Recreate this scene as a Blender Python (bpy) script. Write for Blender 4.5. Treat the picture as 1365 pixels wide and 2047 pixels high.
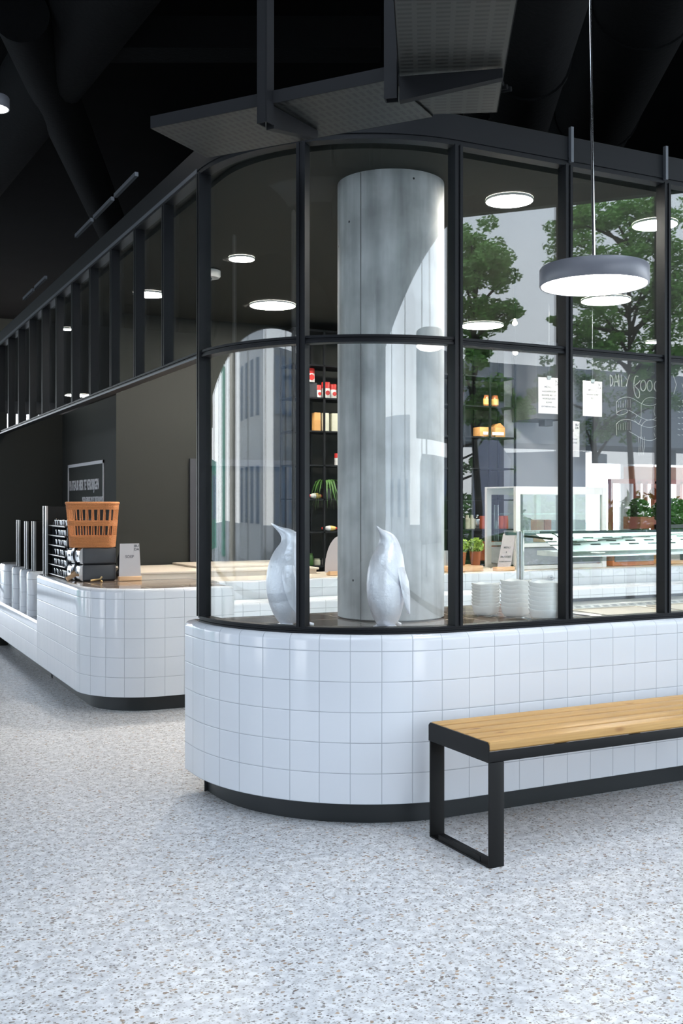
import bpy, math, random
from math import sin, cos, pi, radians, sqrt, atan2, hypot
from mathutils import Vector, Matrix

for o in list(bpy.data.objects):
    bpy.data.objects.remove(o, do_unlink=True)
S = bpy.context.scene
COL = S.collection

# ---------------------------------------------------------------- camera
F = 2096.0; HZ = 1010.0; H = 1.443
CA, SA = 0.8934, 0.4493          # camera yaw (right axis, forward axis) in the room's axes
cd = bpy.data.cameras.new('camera'); cam = bpy.data.objects.new('camera', cd); COL.objects.link(cam)
cam.location = (0, 0, H); cam.rotation_euler = (pi/2, 0, -math.asin(SA))
cd.sensor_fit = 'VERTICAL'; cd.sensor_height = 36.0; cd.lens = 36.0*F/2047.0
cd.shift_y = -(1023.5-HZ)/2047.0
cd.clip_start = 0.05; cd.clip_end = 400
S.camera = cam

# ---------------------------------------------------------------- sky, exposure
w = bpy.data.worlds.new('sky'); S.world = w; w.use_nodes = True
nt = w.node_tree; nt.nodes.clear()
tc = nt.nodes.new('ShaderNodeTexCoord'); sx = nt.nodes.new('ShaderNodeSeparateXYZ')
rp = nt.nodes.new('ShaderNodeValToRGB'); bg = nt.nodes.new('ShaderNodeBackground'); wo = nt.nodes.new('ShaderNodeOutputWorld')
nt.links.new(tc.outputs['Generated'], sx.inputs[0]); nt.links.new(sx.outputs['Z'], rp.inputs[0])
rp.color_ramp.elements[0].position = 0.0; rp.color_ramp.elements[0].color = (.92, .96, 1.0, 1)
rp.color_ramp.elements[1].position = 0.35; rp.color_ramp.elements[1].color = (0.72, 0.83, 0.97, 1)
nt.links.new(rp.outputs[0], bg.inputs[0]); bg.inputs[1].default_value = 3.9
nt.links.new(bg.outputs[0], wo.inputs[0])
S.view_settings.view_transform = 'Standard'; S.view_settings.look = 'None'
S.view_settings.gamma = 1.0; S.view_settings.use_curve_mapping = False
S.view_settings.exposure = 0.42
S.cycles.use_denoising = True
S.cycles.max_bounces = 14; S.cycles.diffuse_bounces = 5; S.cycles.glossy_bounces = 5
S.cycles.transparent_max_bounces = 32; S.cycles.transmission_bounces = 6
S.cycles.sample_clamp_indirect = 6.0

# ---------------------------------------------------------------- geometry helpers
def loc(px, D):                      # a pixel column at camera depth D -> ground point
    u = (px-682.5)/F; return (D*(CA*u+SA), D*(CA-SA*u))
def on_y(px, y):
    u = (px-682.5)/F; return y*(CA*u+SA)/(CA-SA*u)
def on_x(px, x):
    u = (px-682.5)/F; return x*(CA-SA*u)/(CA*u+SA)
def dep(x, y): return SA*x+CA*y
def zed(py, D): return H+(HZ-py)*D/F

class MB:
    def __init__(s): s.v = []; s.f = []; s.uv = []; s.sm = []; s.mi = []; s.cur = 0
    def face(s, idx, uv=None, smooth=False):
        s.f.append(tuple(idx)); s.uv.append(uv or [(0, 0)]*len(idx)); s.sm.append(smooth); s.mi.append(s.cur)
    def box(s, x0, x1, y0, y1, z0, z1, M=None):
        b = len(s.v)
        for z in (z0, z1):
            for (x, y) in ((x0, y0), (x1, y0), (x1, y1), (x0, y1)):
                p = Vector((x, y, z)); s.v.append(M @ p if M else p)
        q = [(0, 3, 2, 1), (4, 5, 6, 7)]
        for f in q: s.face([b+i for i in f], [((x1-x0)*(k in (1, 2)), (y1-y0)*(k > 1)) for k in range(4)])
        per = [x1-x0, y1-y0, x1-x0, y1-y0]; st = 0
        for i in range(4):
            j = (i+1) % 4
            s.face([b+i, b+j, b+4+j, b+4+i], [(st, z0), (st+per[i], z0), (st+per[i], z1), (st, z1)]); st += per[i]
        return s
    def bbox(s, x0, x1, y0, y1, z0, z1, r=.004, M=None, seg=2):   # rounded box, vertical edges + top
        pts = rrect(x0, x1, y0, y1, min(r, (x1-x0)*.49, (y1-y0)*.49), seg)
        rr = min(r, (z1-z0)*.49)
        prof = [(rr, z0), (0, z0+rr), (0, z1-rr), (rr*.3, z1-rr*.3), (rr, z1)]
        return s.ring(pts, prof, M=M, cap=True, smooth=False)
    def ring(s, pts, prof, closed=True, M=None, cap=False, smooth=False, s0=0.0, flipn=1, vz=0.0):
        # sweep profile (inward offset, z) along a closed/open plan polyline
        n = len(pts); nor = []
        for i in range(n):
            a = pts[i-1] if (closed or i > 0) else pts[i]; b = pts[(i+1) % n] if (closed or i < n-1) else pts[i]
            p = pts[i]
            d1 = Vector((p[0]-a[0], p[1]-a[1])); d2 = Vector((b[0]-p[0], b[1]-p[1]))
            if d1.length < 1e-9: d1 = d2.copy()
            if d2.length < 1e-9: d2 = d1.copy()
            d1.normalize(); d2.normalize()
            n1 = Vector((-d1.y, d1.x)); n2 = Vector((-d2.y, d2.x)); m = n1+n2
            if m.length < 1e-6: m = n1
            m.normalize(); c = max(.35, m.dot(n1)); nor.append(m/c)
        base = len(s.v)
        for (off, z) in prof:
            for p, nn in zip(pts, nor):
                q = Vector((p[0]+nn.x*off*flipn, p[1]+nn.y*off*flipn, z)); s.v.append(M @ q if M else q)
        cum = [s0]
        for i in range(n): cum.append(cum[-1]+hypot(pts[(i+1) % n][0]-pts[i][0], pts[(i+1) % n][1]-pts[i][1]))
        vv = [prof[0][1]-vz]
        for k in range(1, len(prof)): vv.append(vv[-1]+hypot(prof[k][0]-prof[k-1][0], prof[k][1]-prof[k-1][1]))
        for k in range(len(prof)-1):
            for i in range(n if closed else n-1):
                j = (i+1) % n
                s.face([base+k*n+i, base+k*n+j, base+(k+1)*n+j, base+(k+1)*n+i],
                       [(cum[i], vv[k]), (cum[i+1], vv[k]), (cum[i+1], vv[k+1]), (cum[i], vv[k+1])], smooth)
        if cap:
            t = base+(len(prof)-1)*n
            s.face([t+i for i in range(n)], [(pts[i][0], pts[i][1]) for i in range(n)])
            s.face([base+i for i in reversed(range(n))])
        return s
    def lathe(s, prof, c=(0, 0, 0), n=24, M=None, smooth=True, sq=None, cap=True):
        base = len(s.v)
        for (r, z) in prof:
            for i in range(n):
                a = 2*pi*i/n; k = 1.0
                if sq: k = (abs(cos(a))**sq+abs(sin(a))**sq)**(-1.0/sq)
                p = Vector((c[0]+r*k*cos(a), c[1]+r*k*sin(a), c[2]+z)); s.v.append(M @ p if M else p)
        for k in range(len(prof)-1):
            for i in range(n):
                j = (i+1) % n
                s.face([base+k*n+i, base+k*n+j, base+(k+1)*n+j, base+(k+1)*n+i],
                       [(i/n, prof[k][1]), ((i+1)/n, prof[k][1]), ((i+1)/n, prof[k+1][1]), (i/n, prof[k+1][1])], smooth)
        if cap and prof[0][0] > 2e-4: s.face([base+i for i in reversed(range(n))])
        if cap and prof[-1][0] > 2e-4: s.face([base+(len(prof)-1)*n+i for i in range(n)])
        return s
    def tube(s, pts, r, n=8, smooth=True, cap=True):
        pts = [Vector(p) for p in pts]; base = len(s.v)
        rs = r if isinstance(r, (list, tuple)) else [r]*len(pts)
        up = Vector((0, 0, 1))
        for i, p in enumerate(pts):
            t = (pts[min(i+1, len(pts)-1)]-pts[max(i-1, 0)]).normalized()
            a = t.cross(up)
            if a.length < .05: a = t.cross(Vector((0, 1, 0)))
            a.normalize(); b = a.cross(t).normalized()
            for k in range(n):
                an = 2*pi*k/n; s.v.append(p+a*(rs[i]*cos(an))+b*(rs[i]*sin(an)))
        for i in range(len(pts)-1):
            for k in range(n):
                l = (k+1) % n
                s.face([base+i*n+k, base+i*n+l, base+(i+1)*n+l, base+(i+1)*n+k], None, smooth)
        if cap:
            s.face([base+k for k in reversed(range(n))]); s.face([base+(len(pts)-1)*n+k for k in range(n)])
        return s
    def loft(s, rings, smooth=True):      # rings: lists of points with equal counts
        base = len(s.v); n = len(rings[0])
        for r in rings: s.v.extend([Vector(p) for p in r])
        for k in range(len(rings)-1):
            for i in range(n):
                j = (i+1) % n
                s.face([base+k*n+i, base+k*n+j, base+(k+1)*n+j, base+(k+1)*n+i], None, smooth)
        s.face([base+i for i in reversed(range(n))]); s.face([base+(len(rings)-1)*n+i for i in range(n)])
        return s
    def bar(s, a, b, wd, ht):             # rectangular bar between two points (wd horizontal, ht vertical-ish)
        a = Vector(a); b = Vector(b); t = (b-a).normalized(); up = Vector((0, 0, 1))
        sd = t.cross(up)
        if sd.length < .05: sd = Vector((1, 0, 0))
        sd.normalize(); u2 = sd.cross(t).normalized(); base = len(s.v)
        for p in (a, b):
            for (i, j) in ((-1, -1), (1, -1), (1, 1), (-1, 1)): s.v.append(p+sd*(i*wd/2)+u2*(j*ht/2))
        for f in ((0, 1, 2, 3), (7, 6, 5, 4), (0, 4, 5, 1), (1, 5, 6, 2), (2, 6, 7, 3), (3, 7, 4, 0)): s.face([base+i for i in f])
        return s

def rrect(x0, x1, y0, y1, r, seg=4, rs=None):
    rs = rs or (r, r, r, r); out = []          # corners: (x0,y0),(x1,y0),(x1,y1),(x0,y1)
    for (cx, cy, a0, rr, sxn, syn) in ((x0, y0, pi, rs[0], 1, 1), (x1, y0, 1.5*pi, rs[1], -1, 1), (x1, y1, 0, rs[2], -1, -1), (x0, y1, .5*pi, rs[3], 1, -1)):
        if rr <= 1e-6: out.append((cx, cy)); continue
        for k in range(seg+1):
            a = a0+k*pi/2/seg; out.append((cx+sxn*rr+rr*cos(a), cy+syn*rr+rr*sin(a)))
    return out

def mesh_of(mb, name, mats):
    me = bpy.data.meshes.new(name); me.from_pydata([tuple(v) for v in mb.v], [], mb.f)
    uvl = me.uv_layers.new(name='UVMap'); k = 0
    flat = []
    for u in mb.uv:
        for c in u: flat.extend(c)
    uvl.data.foreach_set('uv', flat)
    me.polygons.foreach_set('use_smooth', mb.sm); me.polygons.foreach_set('material_index', mb.mi)
    for m in (mats if isinstance(mats, (list, tuple)) else [mats]): me.materials.append(m)
    me.validate(); me.set_sharp_from_angle(angle=radians(38)); me.update(); return me

def add(name, mb, mats, parent=None, label=None):
    o = bpy.data.objects.new(name, mesh_of(mb, name, mats)); COL.objects.link(o)
    if parent: o.parent = parent
    if label: o['label'] = label
    return o
def tag(o, label, cat, group=None, kind=None):
    o['label'] = label; o['category'] = cat
    if group: o['group'] = group
    if kind: o['kind'] = kind
    return o
def thing(name, label, cat, p=(0, 0, 0), rz=0.0, group=None):
    o = bpy.data.objects.new(name, None); COL.objects.link(o); o.location = p; o.rotation_euler = (0, 0, rz)
    return tag(o, label, cat, group)
def one(name, mb, mats, label, cat, p=(0, 0, 0), rz=0.0, group=None):
    o = add(name, mb, mats); o.location = p; o.rotation_euler = (0, 0, rz); return tag(o, label, cat, group)
def struct(name, mb, mats, parent=None):
    o = add(name, mb, mats, parent)
    if not parent: o['kind'] = 'structure'
    return o
def kids(o): return [c for c in bpy.data.objects if c.parent == o]
def dup(o, p, rz=None, label=None, group=None, parent=None):
    c = o.copy(); COL.objects.link(c)
    if parent is not None: c.parent = parent
    else:
        c.location = p
        if rz is not None: c.rotation_euler = (0, 0, rz)
        if label: c['label'] = label
        if group: c['group'] = group
    for k in kids(o): dup(k, None, parent=c)
    return c
_tc = {}
def text_obj(name, s, size, mat, M, parent=None, depth=.0006, ax='LEFT', xs=1.0, track=1.0):
    cu = bpy.data.curves.new(name, 'FONT'); cu.body = s; cu.size = size; cu.extrude = depth; cu.align_x = ax; cu.space_character = track; cu.offset = size*(.028 if name in ('headline', 'subline', 'logo') else .012)
    to = bpy.data.objects.new(name+'_src', cu); COL.objects.link(to)
    me = bpy.data.meshes.new_from_object(to); bpy.data.objects.remove(to, do_unlink=True)
    me.transform(M @ Matrix.Diagonal((xs, 1, 1, 1))); me.materials.clear(); me.materials.append(mat)
    o = bpy.data.objects.new(name, me); COL.objects.link(o)
    if parent: o.parent = parent
    return o
def face_y(p, tilt=0, yaw=0):    # text plane facing -y
    return Matrix.Translation(p) @ Matrix.Rotation(yaw, 4, 'Z') @ Matrix.Rotation(pi/2-tilt, 4, 'X')
def face_nx(p):
    return Matrix.Translation(p) @ Matrix(((0, 0, -1, 0), (-1, 0, 0, 0), (0, 1, 0, 0), (0, 0, 0, 1)))

# ---------------------------------------------------------------- materials
def mat(name, col, rough=.5, metal=0.0, spec=.5, coat=0.0, bump=None, var=None, emis=None, es=0):
    m = bpy.data.materials.new(name); m.use_nodes = True; n = m.node_tree; b = n.nodes['Principled BSDF']
    b.inputs['Base Color'].default_value = (*col, 1); b.inputs['Roughness'].default_value = rough
    b.inputs['Metallic'].default_value = metal; b.inputs['Specular IOR Level'].default_value = spec
    b.inputs['Coat Weight'].default_value = coat
    if emis: b.inputs['Emission Color'].default_value = (*emis, 1); b.inputs['Emission Strength'].default_value = es
    if bump or var:
        t = n.nodes.new('ShaderNodeTexCoord'); no = n.nodes.new('ShaderNodeTexNoise')
        no.inputs['Scale'].default_value = (bump or var)[0]; no.inputs['Detail'].default_value = 4
        n.links.new(t.outputs['Object'], no.inputs['Vector'])
        if bump:
            bp = n.nodes.new('ShaderNodeBump'); bp.inputs['Strength'].default_value = bump[1]; bp.inputs['Distance'].default_value = .01
            n.links.new(no.outputs[0], bp.inputs['Height']); n.links.new(bp.outputs[0], b.inputs['Normal'])
        if var:
            mx = n.nodes.new('ShaderNodeMixRGB'); mx.inputs[1].default_value = (*[c*(1-var[1]) for c in col], 1); mx.inputs[2].default_value = (*[min(1, c*(1+var[1])) for c in col], 1)
            n.links.new(no.outputs[0], mx.inputs[0]); n.links.new(mx.outputs[0], b.inputs['Base Color'])
    return m

def tile_mat(name, tw, th, col=(.70, .73, .77), grout=(.36, .39, .43), mort=.0016):
    m = bpy.data.materials.new(name); m.use_nodes = True; n = m.node_tree; b = n.nodes['Principled BSDF']; L = n.links.new
    t = n.nodes.new('ShaderNodeTexCoord'); br = n.nodes.new('ShaderNodeTexBrick')
    br.offset = 0.0; br.squash = 1.0
    for k, v in (('Scale', 1.0), ('Mortar Size', mort), ('Mortar Smooth', .1), ('Bias', 0.0), ('Brick Width', tw), ('Row Height', th)): br.inputs[k].default_value = v
    br.inputs['Color1'].default_value = (*col, 1); br.inputs['Color2'].default_value = (col[0]*.96, col[1]*.965, col[2]*.975, 1); br.inputs['Mortar'].default_value = (*grout, 1)
    L(t.outputs['UV'], br.inputs['Vector']); L(br.outputs['Color'], b.inputs['Base Color'])
    b2 = n.nodes.new('ShaderNodeTexBrick'); b2.offset = 0.0
    for k, v in (('Scale', 1.0), ('Mortar Size', mort*3), ('Mortar Smooth', 1.0), ('Bias', 0.0), ('Brick Width', tw), ('Row Height', th)): b2.inputs[k].default_value = v
    L(t.outputs['UV'], b2.inputs['Vector'])
    no = n.nodes.new('ShaderNodeTexNoise'); no.inputs['Scale'].default_value = 9; no.inputs['Detail'].default_value = 1; L(t.outputs['UV'], no.inputs['Vector'])
    ma = n.nodes.new('ShaderNodeMath'); ma.operation = 'MULTIPLY_ADD'; ma.inputs[1].default_value = -1.0
    m2 = n.nodes.new('ShaderNodeMath'); m2.operation = 'MULTIPLY'; m2.inputs[1].default_value = .5
    L(no.outputs[0], m2.inputs[0]); L(b2.outputs['Fac'], ma.inputs[0]); L(m2.outputs[0], ma.inputs[2])
    bp = n.nodes.new('ShaderNodeBump'); bp.inputs['Strength'].default_value = .5; bp.inputs['Distance'].default_value = .0016
    L(ma.outputs[0], bp.inputs['Height']); L(bp.outputs[0], b.inputs['Normal'])
    rr = n.nodes.new('ShaderNodeMapRange'); rr.inputs[3].default_value = .10; rr.inputs[4].default_value = .7
    L(br.outputs['Fac'], rr.inputs[0]); L(rr.outputs[0], b.inputs['Roughness'])
    return m
TW, TH = .1405, .136
M_tile = tile_mat('glazed_white_tile', TW, TH)
M_tile_s = tile_mat('glazed_white_half_tile', .135, .070)
M_top = tile_mat('brown_stone_tile', .30, .30, (.23, .175, .135), (.42, .40, .37), .002)

def floor_mat():
    m = bpy.data.materials.new('terrazzo'); m.use_nodes = True; n = m.node_tree; b = n.nodes['Principled BSDF']; L = n.links.new
    t = n.nodes.new('ShaderNodeTexCoord')
    base = n.nodes.new('ShaderNodeTexNoise'); base.inputs['Scale'].default_value = 26; base.inputs['Detail'].default_value = 5; L(t.outputs['Object'], base.inputs['Vector'])
    br = n.nodes.new('ShaderNodeValToRGB'); br.color_ramp.elements[0].position = .35; br.color_ramp.elements[0].color = (.56, .565, .58, 1)
    br.color_ramp.elements[1].position = .62; br.color_ramp.elements[1].color = (.80, .805, .815, 1); L(base.outputs[0], br.inputs[0])
    cur = br.outputs[0]
    for sc, dens, size, cols in ((80, .70, .42, ((.10, .09, .085), (.34, .30, .26))), (120, .55, .42, ((.33, .32, .31), (.55, .54, .53))), (48, .86, .36, ((.15, .11, .09), (.55, .40, .28)))):
        mp = n.nodes.new('ShaderNodeMapping'); mp.inputs['Scale'].default_value = (1, 1.25, 1); mp.inputs['Rotation'].default_value = (0, 0, .4+sc)
        L(t.outputs['Object'], mp.inputs[0])
        ns = n.nodes.new('ShaderNodeTexNoise'); ns.inputs['Scale'].default_value = sc*1.6; L(mp.outputs[0], ns.inputs['Vector'])
        ad = n.nodes.new('ShaderNodeVectorMath'); ad.operation = 'MULTIPLY_ADD'; ad.inputs[1].default_value = (.012, .012, 0); L(ns.outputs['Color'], ad.inputs[0]); L(mp.outputs[0], ad.inputs[2])
        v = n.nodes.new('ShaderNodeTexVoronoi'); v.inputs['Scale'].default_value = sc; L(ad.outputs[0], v.inputs['Vector'])
        s = n.nodes.new('ShaderNodeSeparateColor'); L(v.outputs['Color'], s.inputs[0])
        g1 = n.nodes.new('ShaderNodeMath'); g1.operation = 'GREATER_THAN'; g1.inputs[1].default_value = dens; L(s.outputs[0], g1.inputs[0])
        g2 = n.nodes.new('ShaderNodeMath'); g2.operation = 'LESS_THAN'; g2.inputs[1].default_value = size; L(v.outputs['Distance'], g2.inputs[0])
        mu = n.nodes.new('ShaderNodeMath'); mu.operation = 'MULTIPLY'; L(g1.outputs[0], mu.inputs[0]); L(g2.outputs[0], mu.inputs[1])
        cc = n.nodes.new('ShaderNodeMixRGB'); cc.inputs[1].default_value = (*cols[0], 1); cc.inputs[2].default_value = (*cols[1], 1); L(s.outputs[1], cc.inputs[0])
        mx = n.nodes.new('ShaderNodeMixRGB'); L(mu.outputs[0], mx.inputs[0]); L(cur, mx.inputs[1]); L(cc.outputs[0], mx.inputs[2]); cur = mx.outputs[0]
    # expansion joints
    sp = n.nodes.new('ShaderNodeSeparateXYZ'); L(t.outputs['Object'], sp.inputs[0]); js = []
    for k, off in ((0, 2.09), (1, 6.35)):
        a = n.nodes.new('ShaderNodeMath'); a.operation = 'SUBTRACT'; a.inputs[1].default_value = off-.0; L(sp.outputs[k], a.inputs[0])
        d = n.nodes.new('ShaderNodeMath'); d.operation = 'PINGPONG'; d.inputs[1].default_value = 2.0; L(a.outputs[0], d.inputs[0])
        l = n.nodes.new('ShaderNodeMath'); l.operation = 'LESS_THAN'; l.inputs[1].default_value = .0018; L(d.outputs[0], l.inputs[0]); js.append(l)
    mm = n.nodes.new('ShaderNodeMath'); mm.operation = 'MAXIMUM'; L(js[0].outputs[0], mm.inputs[0]); L(js[1].outputs[0], mm.inputs[1])
    mj = n.nodes.new('ShaderNodeMath'); mj.operation = 'MULTIPLY'; mj.inputs[1].default_value = .45; L(mm.outputs[0], mj.inputs[0])
    mx = n.nodes.new('ShaderNodeMixRGB'); L(mj.outputs[0], mx.inputs[0]); L(cur, mx.inputs[1]); mx.inputs[2].default_value = (.2, .2, .2, 1)
    L(mx.outputs[0], b.inputs['Base Color']); b.inputs['Roughness'].default_value = .38; b.inputs['Specular IOR Level'].default_value = .35
    return m
M_floor = floor_mat()

def glass_mat(name, tint=(.965, .985, .98)):     # thin clear pane: Fresnel mirror over a clear tint, both faces
    m = bpy.data.materials.new(name); m.use_nodes = True; n = m.node_tree; n.nodes.clear(); L = n.links.new
    out = n.nodes.new('ShaderNodeOutputMaterial'); ge = n.nodes.new('ShaderNodeNewGeometry')
    mr = n.nodes.new('ShaderNodeMapRange'); mr.inputs[3].default_value = 1.58; mr.inputs[4].default_value = 1/1.58; L(ge.outputs['Backfacing'], mr.inputs[0])
    fr = n.nodes.new('ShaderNodeFresnel'); L(mr.outputs[0], fr.inputs[0])
    tr = n.nodes.new('ShaderNodeBsdfTransparent'); tr.inputs[0].default_value = (*tint, 1)
    gl = n.nodes.new('ShaderNodeBsdfGlossy'); gl.inputs['Roughness'].default_value = 0.0; gl.inputs[0].default_value = (1, 1, 1, 1)
    mx = n.nodes.new('ShaderNodeMixShader'); L(fr.outputs[0], mx.inputs[0]); L(tr.outputs[0], mx.inputs[1]); L(gl.outputs[0], mx.inputs[2]); L(mx.outputs[0], out.inputs[0])
    return m
M_glass = glass_mat('clear_glass')
M_glass_g = glass_mat('greenish_shelf_glass', (.91, .965, .955))

def concrete_mat():
    m = bpy.data.materials.new('cast_concrete'); m.use_nodes = True; n = m.node_tree; b = n.nodes['Principled BSDF']; L = n.links.new
    t = n.nodes.new('ShaderNodeTexCoord'); mp = n.nodes.new('ShaderNodeMapping'); mp.inputs['Scale'].default_value = (7, 7, .7); L(t.outputs['Object'], mp.inputs[0])
    n1 = n.nodes.new('ShaderNodeTexNoise'); n1.inputs['Scale'].default_value = 1.3; n1.inputs['Detail'].default_value = 6; L(mp.outputs[0], n1.inputs['Vector'])
    r1 = n.nodes.new('ShaderNodeValToRGB'); r1.color_ramp.elements[0].position = .34; r1.color_ramp.elements[0].color = (.37, .375, .375, 1)
    r1.color_ramp.elements[1].position = .6; r1.color_ramp.elements[1].color = (.64, .645, .65, 1); L(n1.outputs[0], r1.inputs[0])
    n2 = n.nodes.new('ShaderNodeTexNoise'); n2.inputs['Scale'].default_value = 5; n2.inputs['Detail'].default_value = 8; L(t.outputs['Object'], n2.inputs['Vector'])
    r2 = n.nodes.new('ShaderNodeValToRGB'); r2.color_ramp.elements[0].position = .38; r2.color_ramp.elements[0].color = (.72, .72, .72, 1)
    r2.color_ramp.elements[1].position = .58; r2.color_ramp.elements[1].color = (1, 1, 1, 1); L(n2.outputs[0], r2.inputs[0])
    mx = n.nodes.new('ShaderNodeMixRGB'); mx.blend_type = 'MULTIPLY'; mx.inputs[0].default_value = .8; L(r1.outputs[0], mx.inputs[1]); L(r2.outputs[0], mx.inputs[2])
    v = n.nodes.new('ShaderNodeTexVoronoi'); v.inputs['Scale'].default_value = 9; L(t.outputs['Object'], v.inputs['Vector'])
    s = n.nodes.new('ShaderNodeSeparateColor'); L(v.outputs['Color'], s.inputs[0])
    g1 = n.nodes.new('ShaderNodeMath'); g1.operation = 'GREATER_THAN'; g1.inputs[1].default_value = .55; L(s.outputs[0], g1.inputs[0])
    g2 = n.nodes.new('ShaderNodeMath'); g2.operation = 'LESS_THAN'; g2.inputs[1].default_value = .055; L(v.outputs['Distance'], g2.inputs[0])
    mu = n.nodes.new('ShaderNodeMath'); mu.operation = 'MULTIPLY'; L(g1.outputs[0], mu.inputs[0]); L(g2.outputs[0], mu.inputs[1])
    m3 = n.nodes.new('ShaderNodeMixRGB'); L(mu.outputs[0], m3.inputs[0]); L(mx.outputs[0], m3.inputs[1]); m3.inputs[2].default_value = (.04, .04, .04, 1)
    L(m3.outputs[0], b.inputs['Base Color']); b.inputs['Roughness'].default_value = .6
    return m
M_conc = concrete_mat()

def wood_mat(name, c0, c1, sx=1.0):
    m = bpy.data.materials.new(name); m.use_nodes = True; n = m.node_tree; b = n.nodes['Principled BSDF']; L = n.links.new
    t = n.nodes.new('ShaderNodeTexCoord'); oi = n.nodes.new('ShaderNodeObjectInfo')
    mp = n.nodes.new('ShaderNodeMapping'); mp.inputs['Scale'].default_value = (1.6*sx, 55, 55); L(t.outputs['Object'], mp.inputs[0])
    L(oi.outputs['Random'], mp.inputs['Location'])
    no = n.nodes.new('ShaderNodeTexNoise'); no.inputs['Scale'].default_value = 1.5; no.inputs['Detail'].default_value = 5; no.inputs['Distortion'].default_value = 1.2; L(mp.outputs[0], no.inputs['Vector'])
    r = n.nodes.new('ShaderNodeValToRGB'); r.color_ramp.elements[0].position = .3; r.color_ramp.elements[0].color = (*c0, 1)
    r.color_ramp.elements[1].position = .65; r.color_ramp.elements[1].color = (*c1, 1); L(no.outputs[0], r.inputs[0])
    mp2 = n.nodes.new('ShaderNodeMapping'); mp2.inputs['Scale'].default_value = (3.2, 12, 8); L(t.outputs['Object'], mp2.inputs[0])
    v = n.nodes.new('ShaderNodeTexVoronoi'); v.inputs['Scale'].default_value = 1.0; L(mp2.outputs[0], v.inputs['Vector'])
    rr = n.nodes.new('ShaderNodeValToRGB'); rr.color_ramp.elements[0].position = .04; rr.color_ramp.elements[0].color = (.45, .28, .15, 1); rr.color_ramp.elements[1].position = .13; rr.color_ramp.elements[1].color = (1, 1, 1, 1)
    L(v.outputs['Distance'], rr.inputs[0])
    mx = n.nodes.new('ShaderNodeMixRGB'); mx.blend_type = 'MULTIPLY'; mx.inputs[0].default_value = .8; L(r.outputs[0], mx.inputs[1]); L(rr.outputs[0], mx.inputs[2])
    L(mx.outputs[0], b.inputs['Base Color']); b.inputs['Roughness'].default_value = .45
    return m
M_pine = wood_mat('honey_pine', (.46, .25, .075), (.58, .34, .11))
M_ltwood = wood_mat('pale_wood', (.62, .36, .18), (.80, .52, .30))

def tray_mat():
    m = bpy.data.materials.new('perforated_tray_steel'); m.use_nodes = True; n = m.node_tree; b = n.nodes['Principled BSDF']; L = n.links.new
    t = n.nodes.new('ShaderNodeTexCoord'); br = n.nodes.new('ShaderNodeTexBrick'); br.offset = 0.0
    for k, v in (('Scale', 1.0), ('Mortar Size', .0085), ('Mortar Smooth', .1), ('Bias', 0), ('Brick Width', .062), ('Row Height', .030)): br.inputs[k].default_value = v
    br.inputs['Color1'].default_value = (.001, .001, .001, 1); br.inputs['Color2'].default_value = (.002, .002, .002, 1); br.inputs['Mortar'].default_value = (.022, .0235, .0215, 1)
    L(t.outputs['UV'], br.inputs['Vector']); L(br.outputs['Color'], b.inputs['Base Color']); b.inputs['Roughness'].default_value = .45
    return m
M_tray = tray_mat()
M_trayplain = mat('tray_steel', (.012, .0125, .014), .6, spec=.15)
M_black_steel = mat('black_powder_coat', (.004, .004, .0042), .45, 0, .22)
M_frame = mat('anthracite_frame', (.008, .009, .011), .45, 0, .2)
M_frame_lt = mat('light_grey_finish', (.12, .13, .145), .4, .3)
M_plinth = mat('dark_plinth', (.022, .026, .028), .38, 0, .4)
M_ceil = mat('black_ceiling', (.003, .003, .0033), .95, 0, .05, var=(3, .5))
M_duct = mat('dark_duct', (.004, .0043, .0046), .85, 0, .1, bump=(30, .3))
M_iceil = mat('dark_olive_ceiling', (.026, .0275, .0235), .7, 0, .2)
M_dkwall = mat('dark_olive_wall', (.023, .025, .0225), .75, 0, .3, var=(1.5, .08))
M_dkwall2 = mat('charcoal_wall', (.012, .013, .014), .8, 0, .2)
M_greywall = mat('blue_grey_wall', (.30, .32, .36), .6)
M_palewall = mat('pale_wall', (.36, .36, .37), .7)
M_cream = mat('cream_laminate', (.68, .60, .50), .35)
M_white = mat('white_enamel', (.80, .80, .79), .2, coat=.3)
M_porc = mat('white_porcelain', (.93, .93, .91), .12, coat=.4)
M_steel = mat('brushed_steel', (.55, .55, .54), .28, 1.0)
M_chrome = mat('chrome', (.80, .81, .83), .12, 1.0)
M_silver = mat('silvered_sculpture', (.80, .80, .87), .36, .3, bump=(45, .35))
M_pend = mat('grey_lamp_housing', (.17, .175, .20), .35)
M_lampon = mat('lamp_diffuser', (1, 1, 1), .5, emis=(1.0, .93, .84), es=110)
M_lampon2 = mat('pendant_diffuser', (1, 1, 1), .5, emis=(1.0, .95, .90), es=16)
M_bulb = mat('bulb_glow', (1, 1, 1), .5, emis=(1.0, .84, .62), es=60)
M_canlight = mat('canopy_light_panel', (.85, .95, .93), .4, emis=(.86, 1.0, .96), es=2.4)
M_slot = mat('dark_slot', (.03, .06, .07), .5)
M_wicker = mat('orange_wicker', (.60, .24, .085), .55, var=(60, .35), bump=(160, .7))
M_blackpl = mat('black_plastic', (.03, .033, .040), .35)
M_red = mat('red_print', (.62, .035, .03), .4)
M_redor = mat('orange_red_paint', (.52, .10, .035), .5)
M_orange = mat('orange_wood', (.55, .20, .08), .5)
M_paper = mat('white_paper', (.56, .555, .58), .6)
M_pinkpaper = mat('pinkish_paper', (.50, .44, .44), .6)
M_ink = mat('grey_ink', (.10, .10, .12), .7)
M_inkl = mat('light_grey_ink', (.17, .17, .19), .7)
M_cartonw = mat('cream_carton', (.68, .66, .52), .5)
M_jar = mat('brown_jar', (.32, .10, .035), .25)
M_yel = mat('yellow_label', (.72, .50, .15), .5)
M_wht = mat('white_label', (.85, .83, .80), .5)
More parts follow.
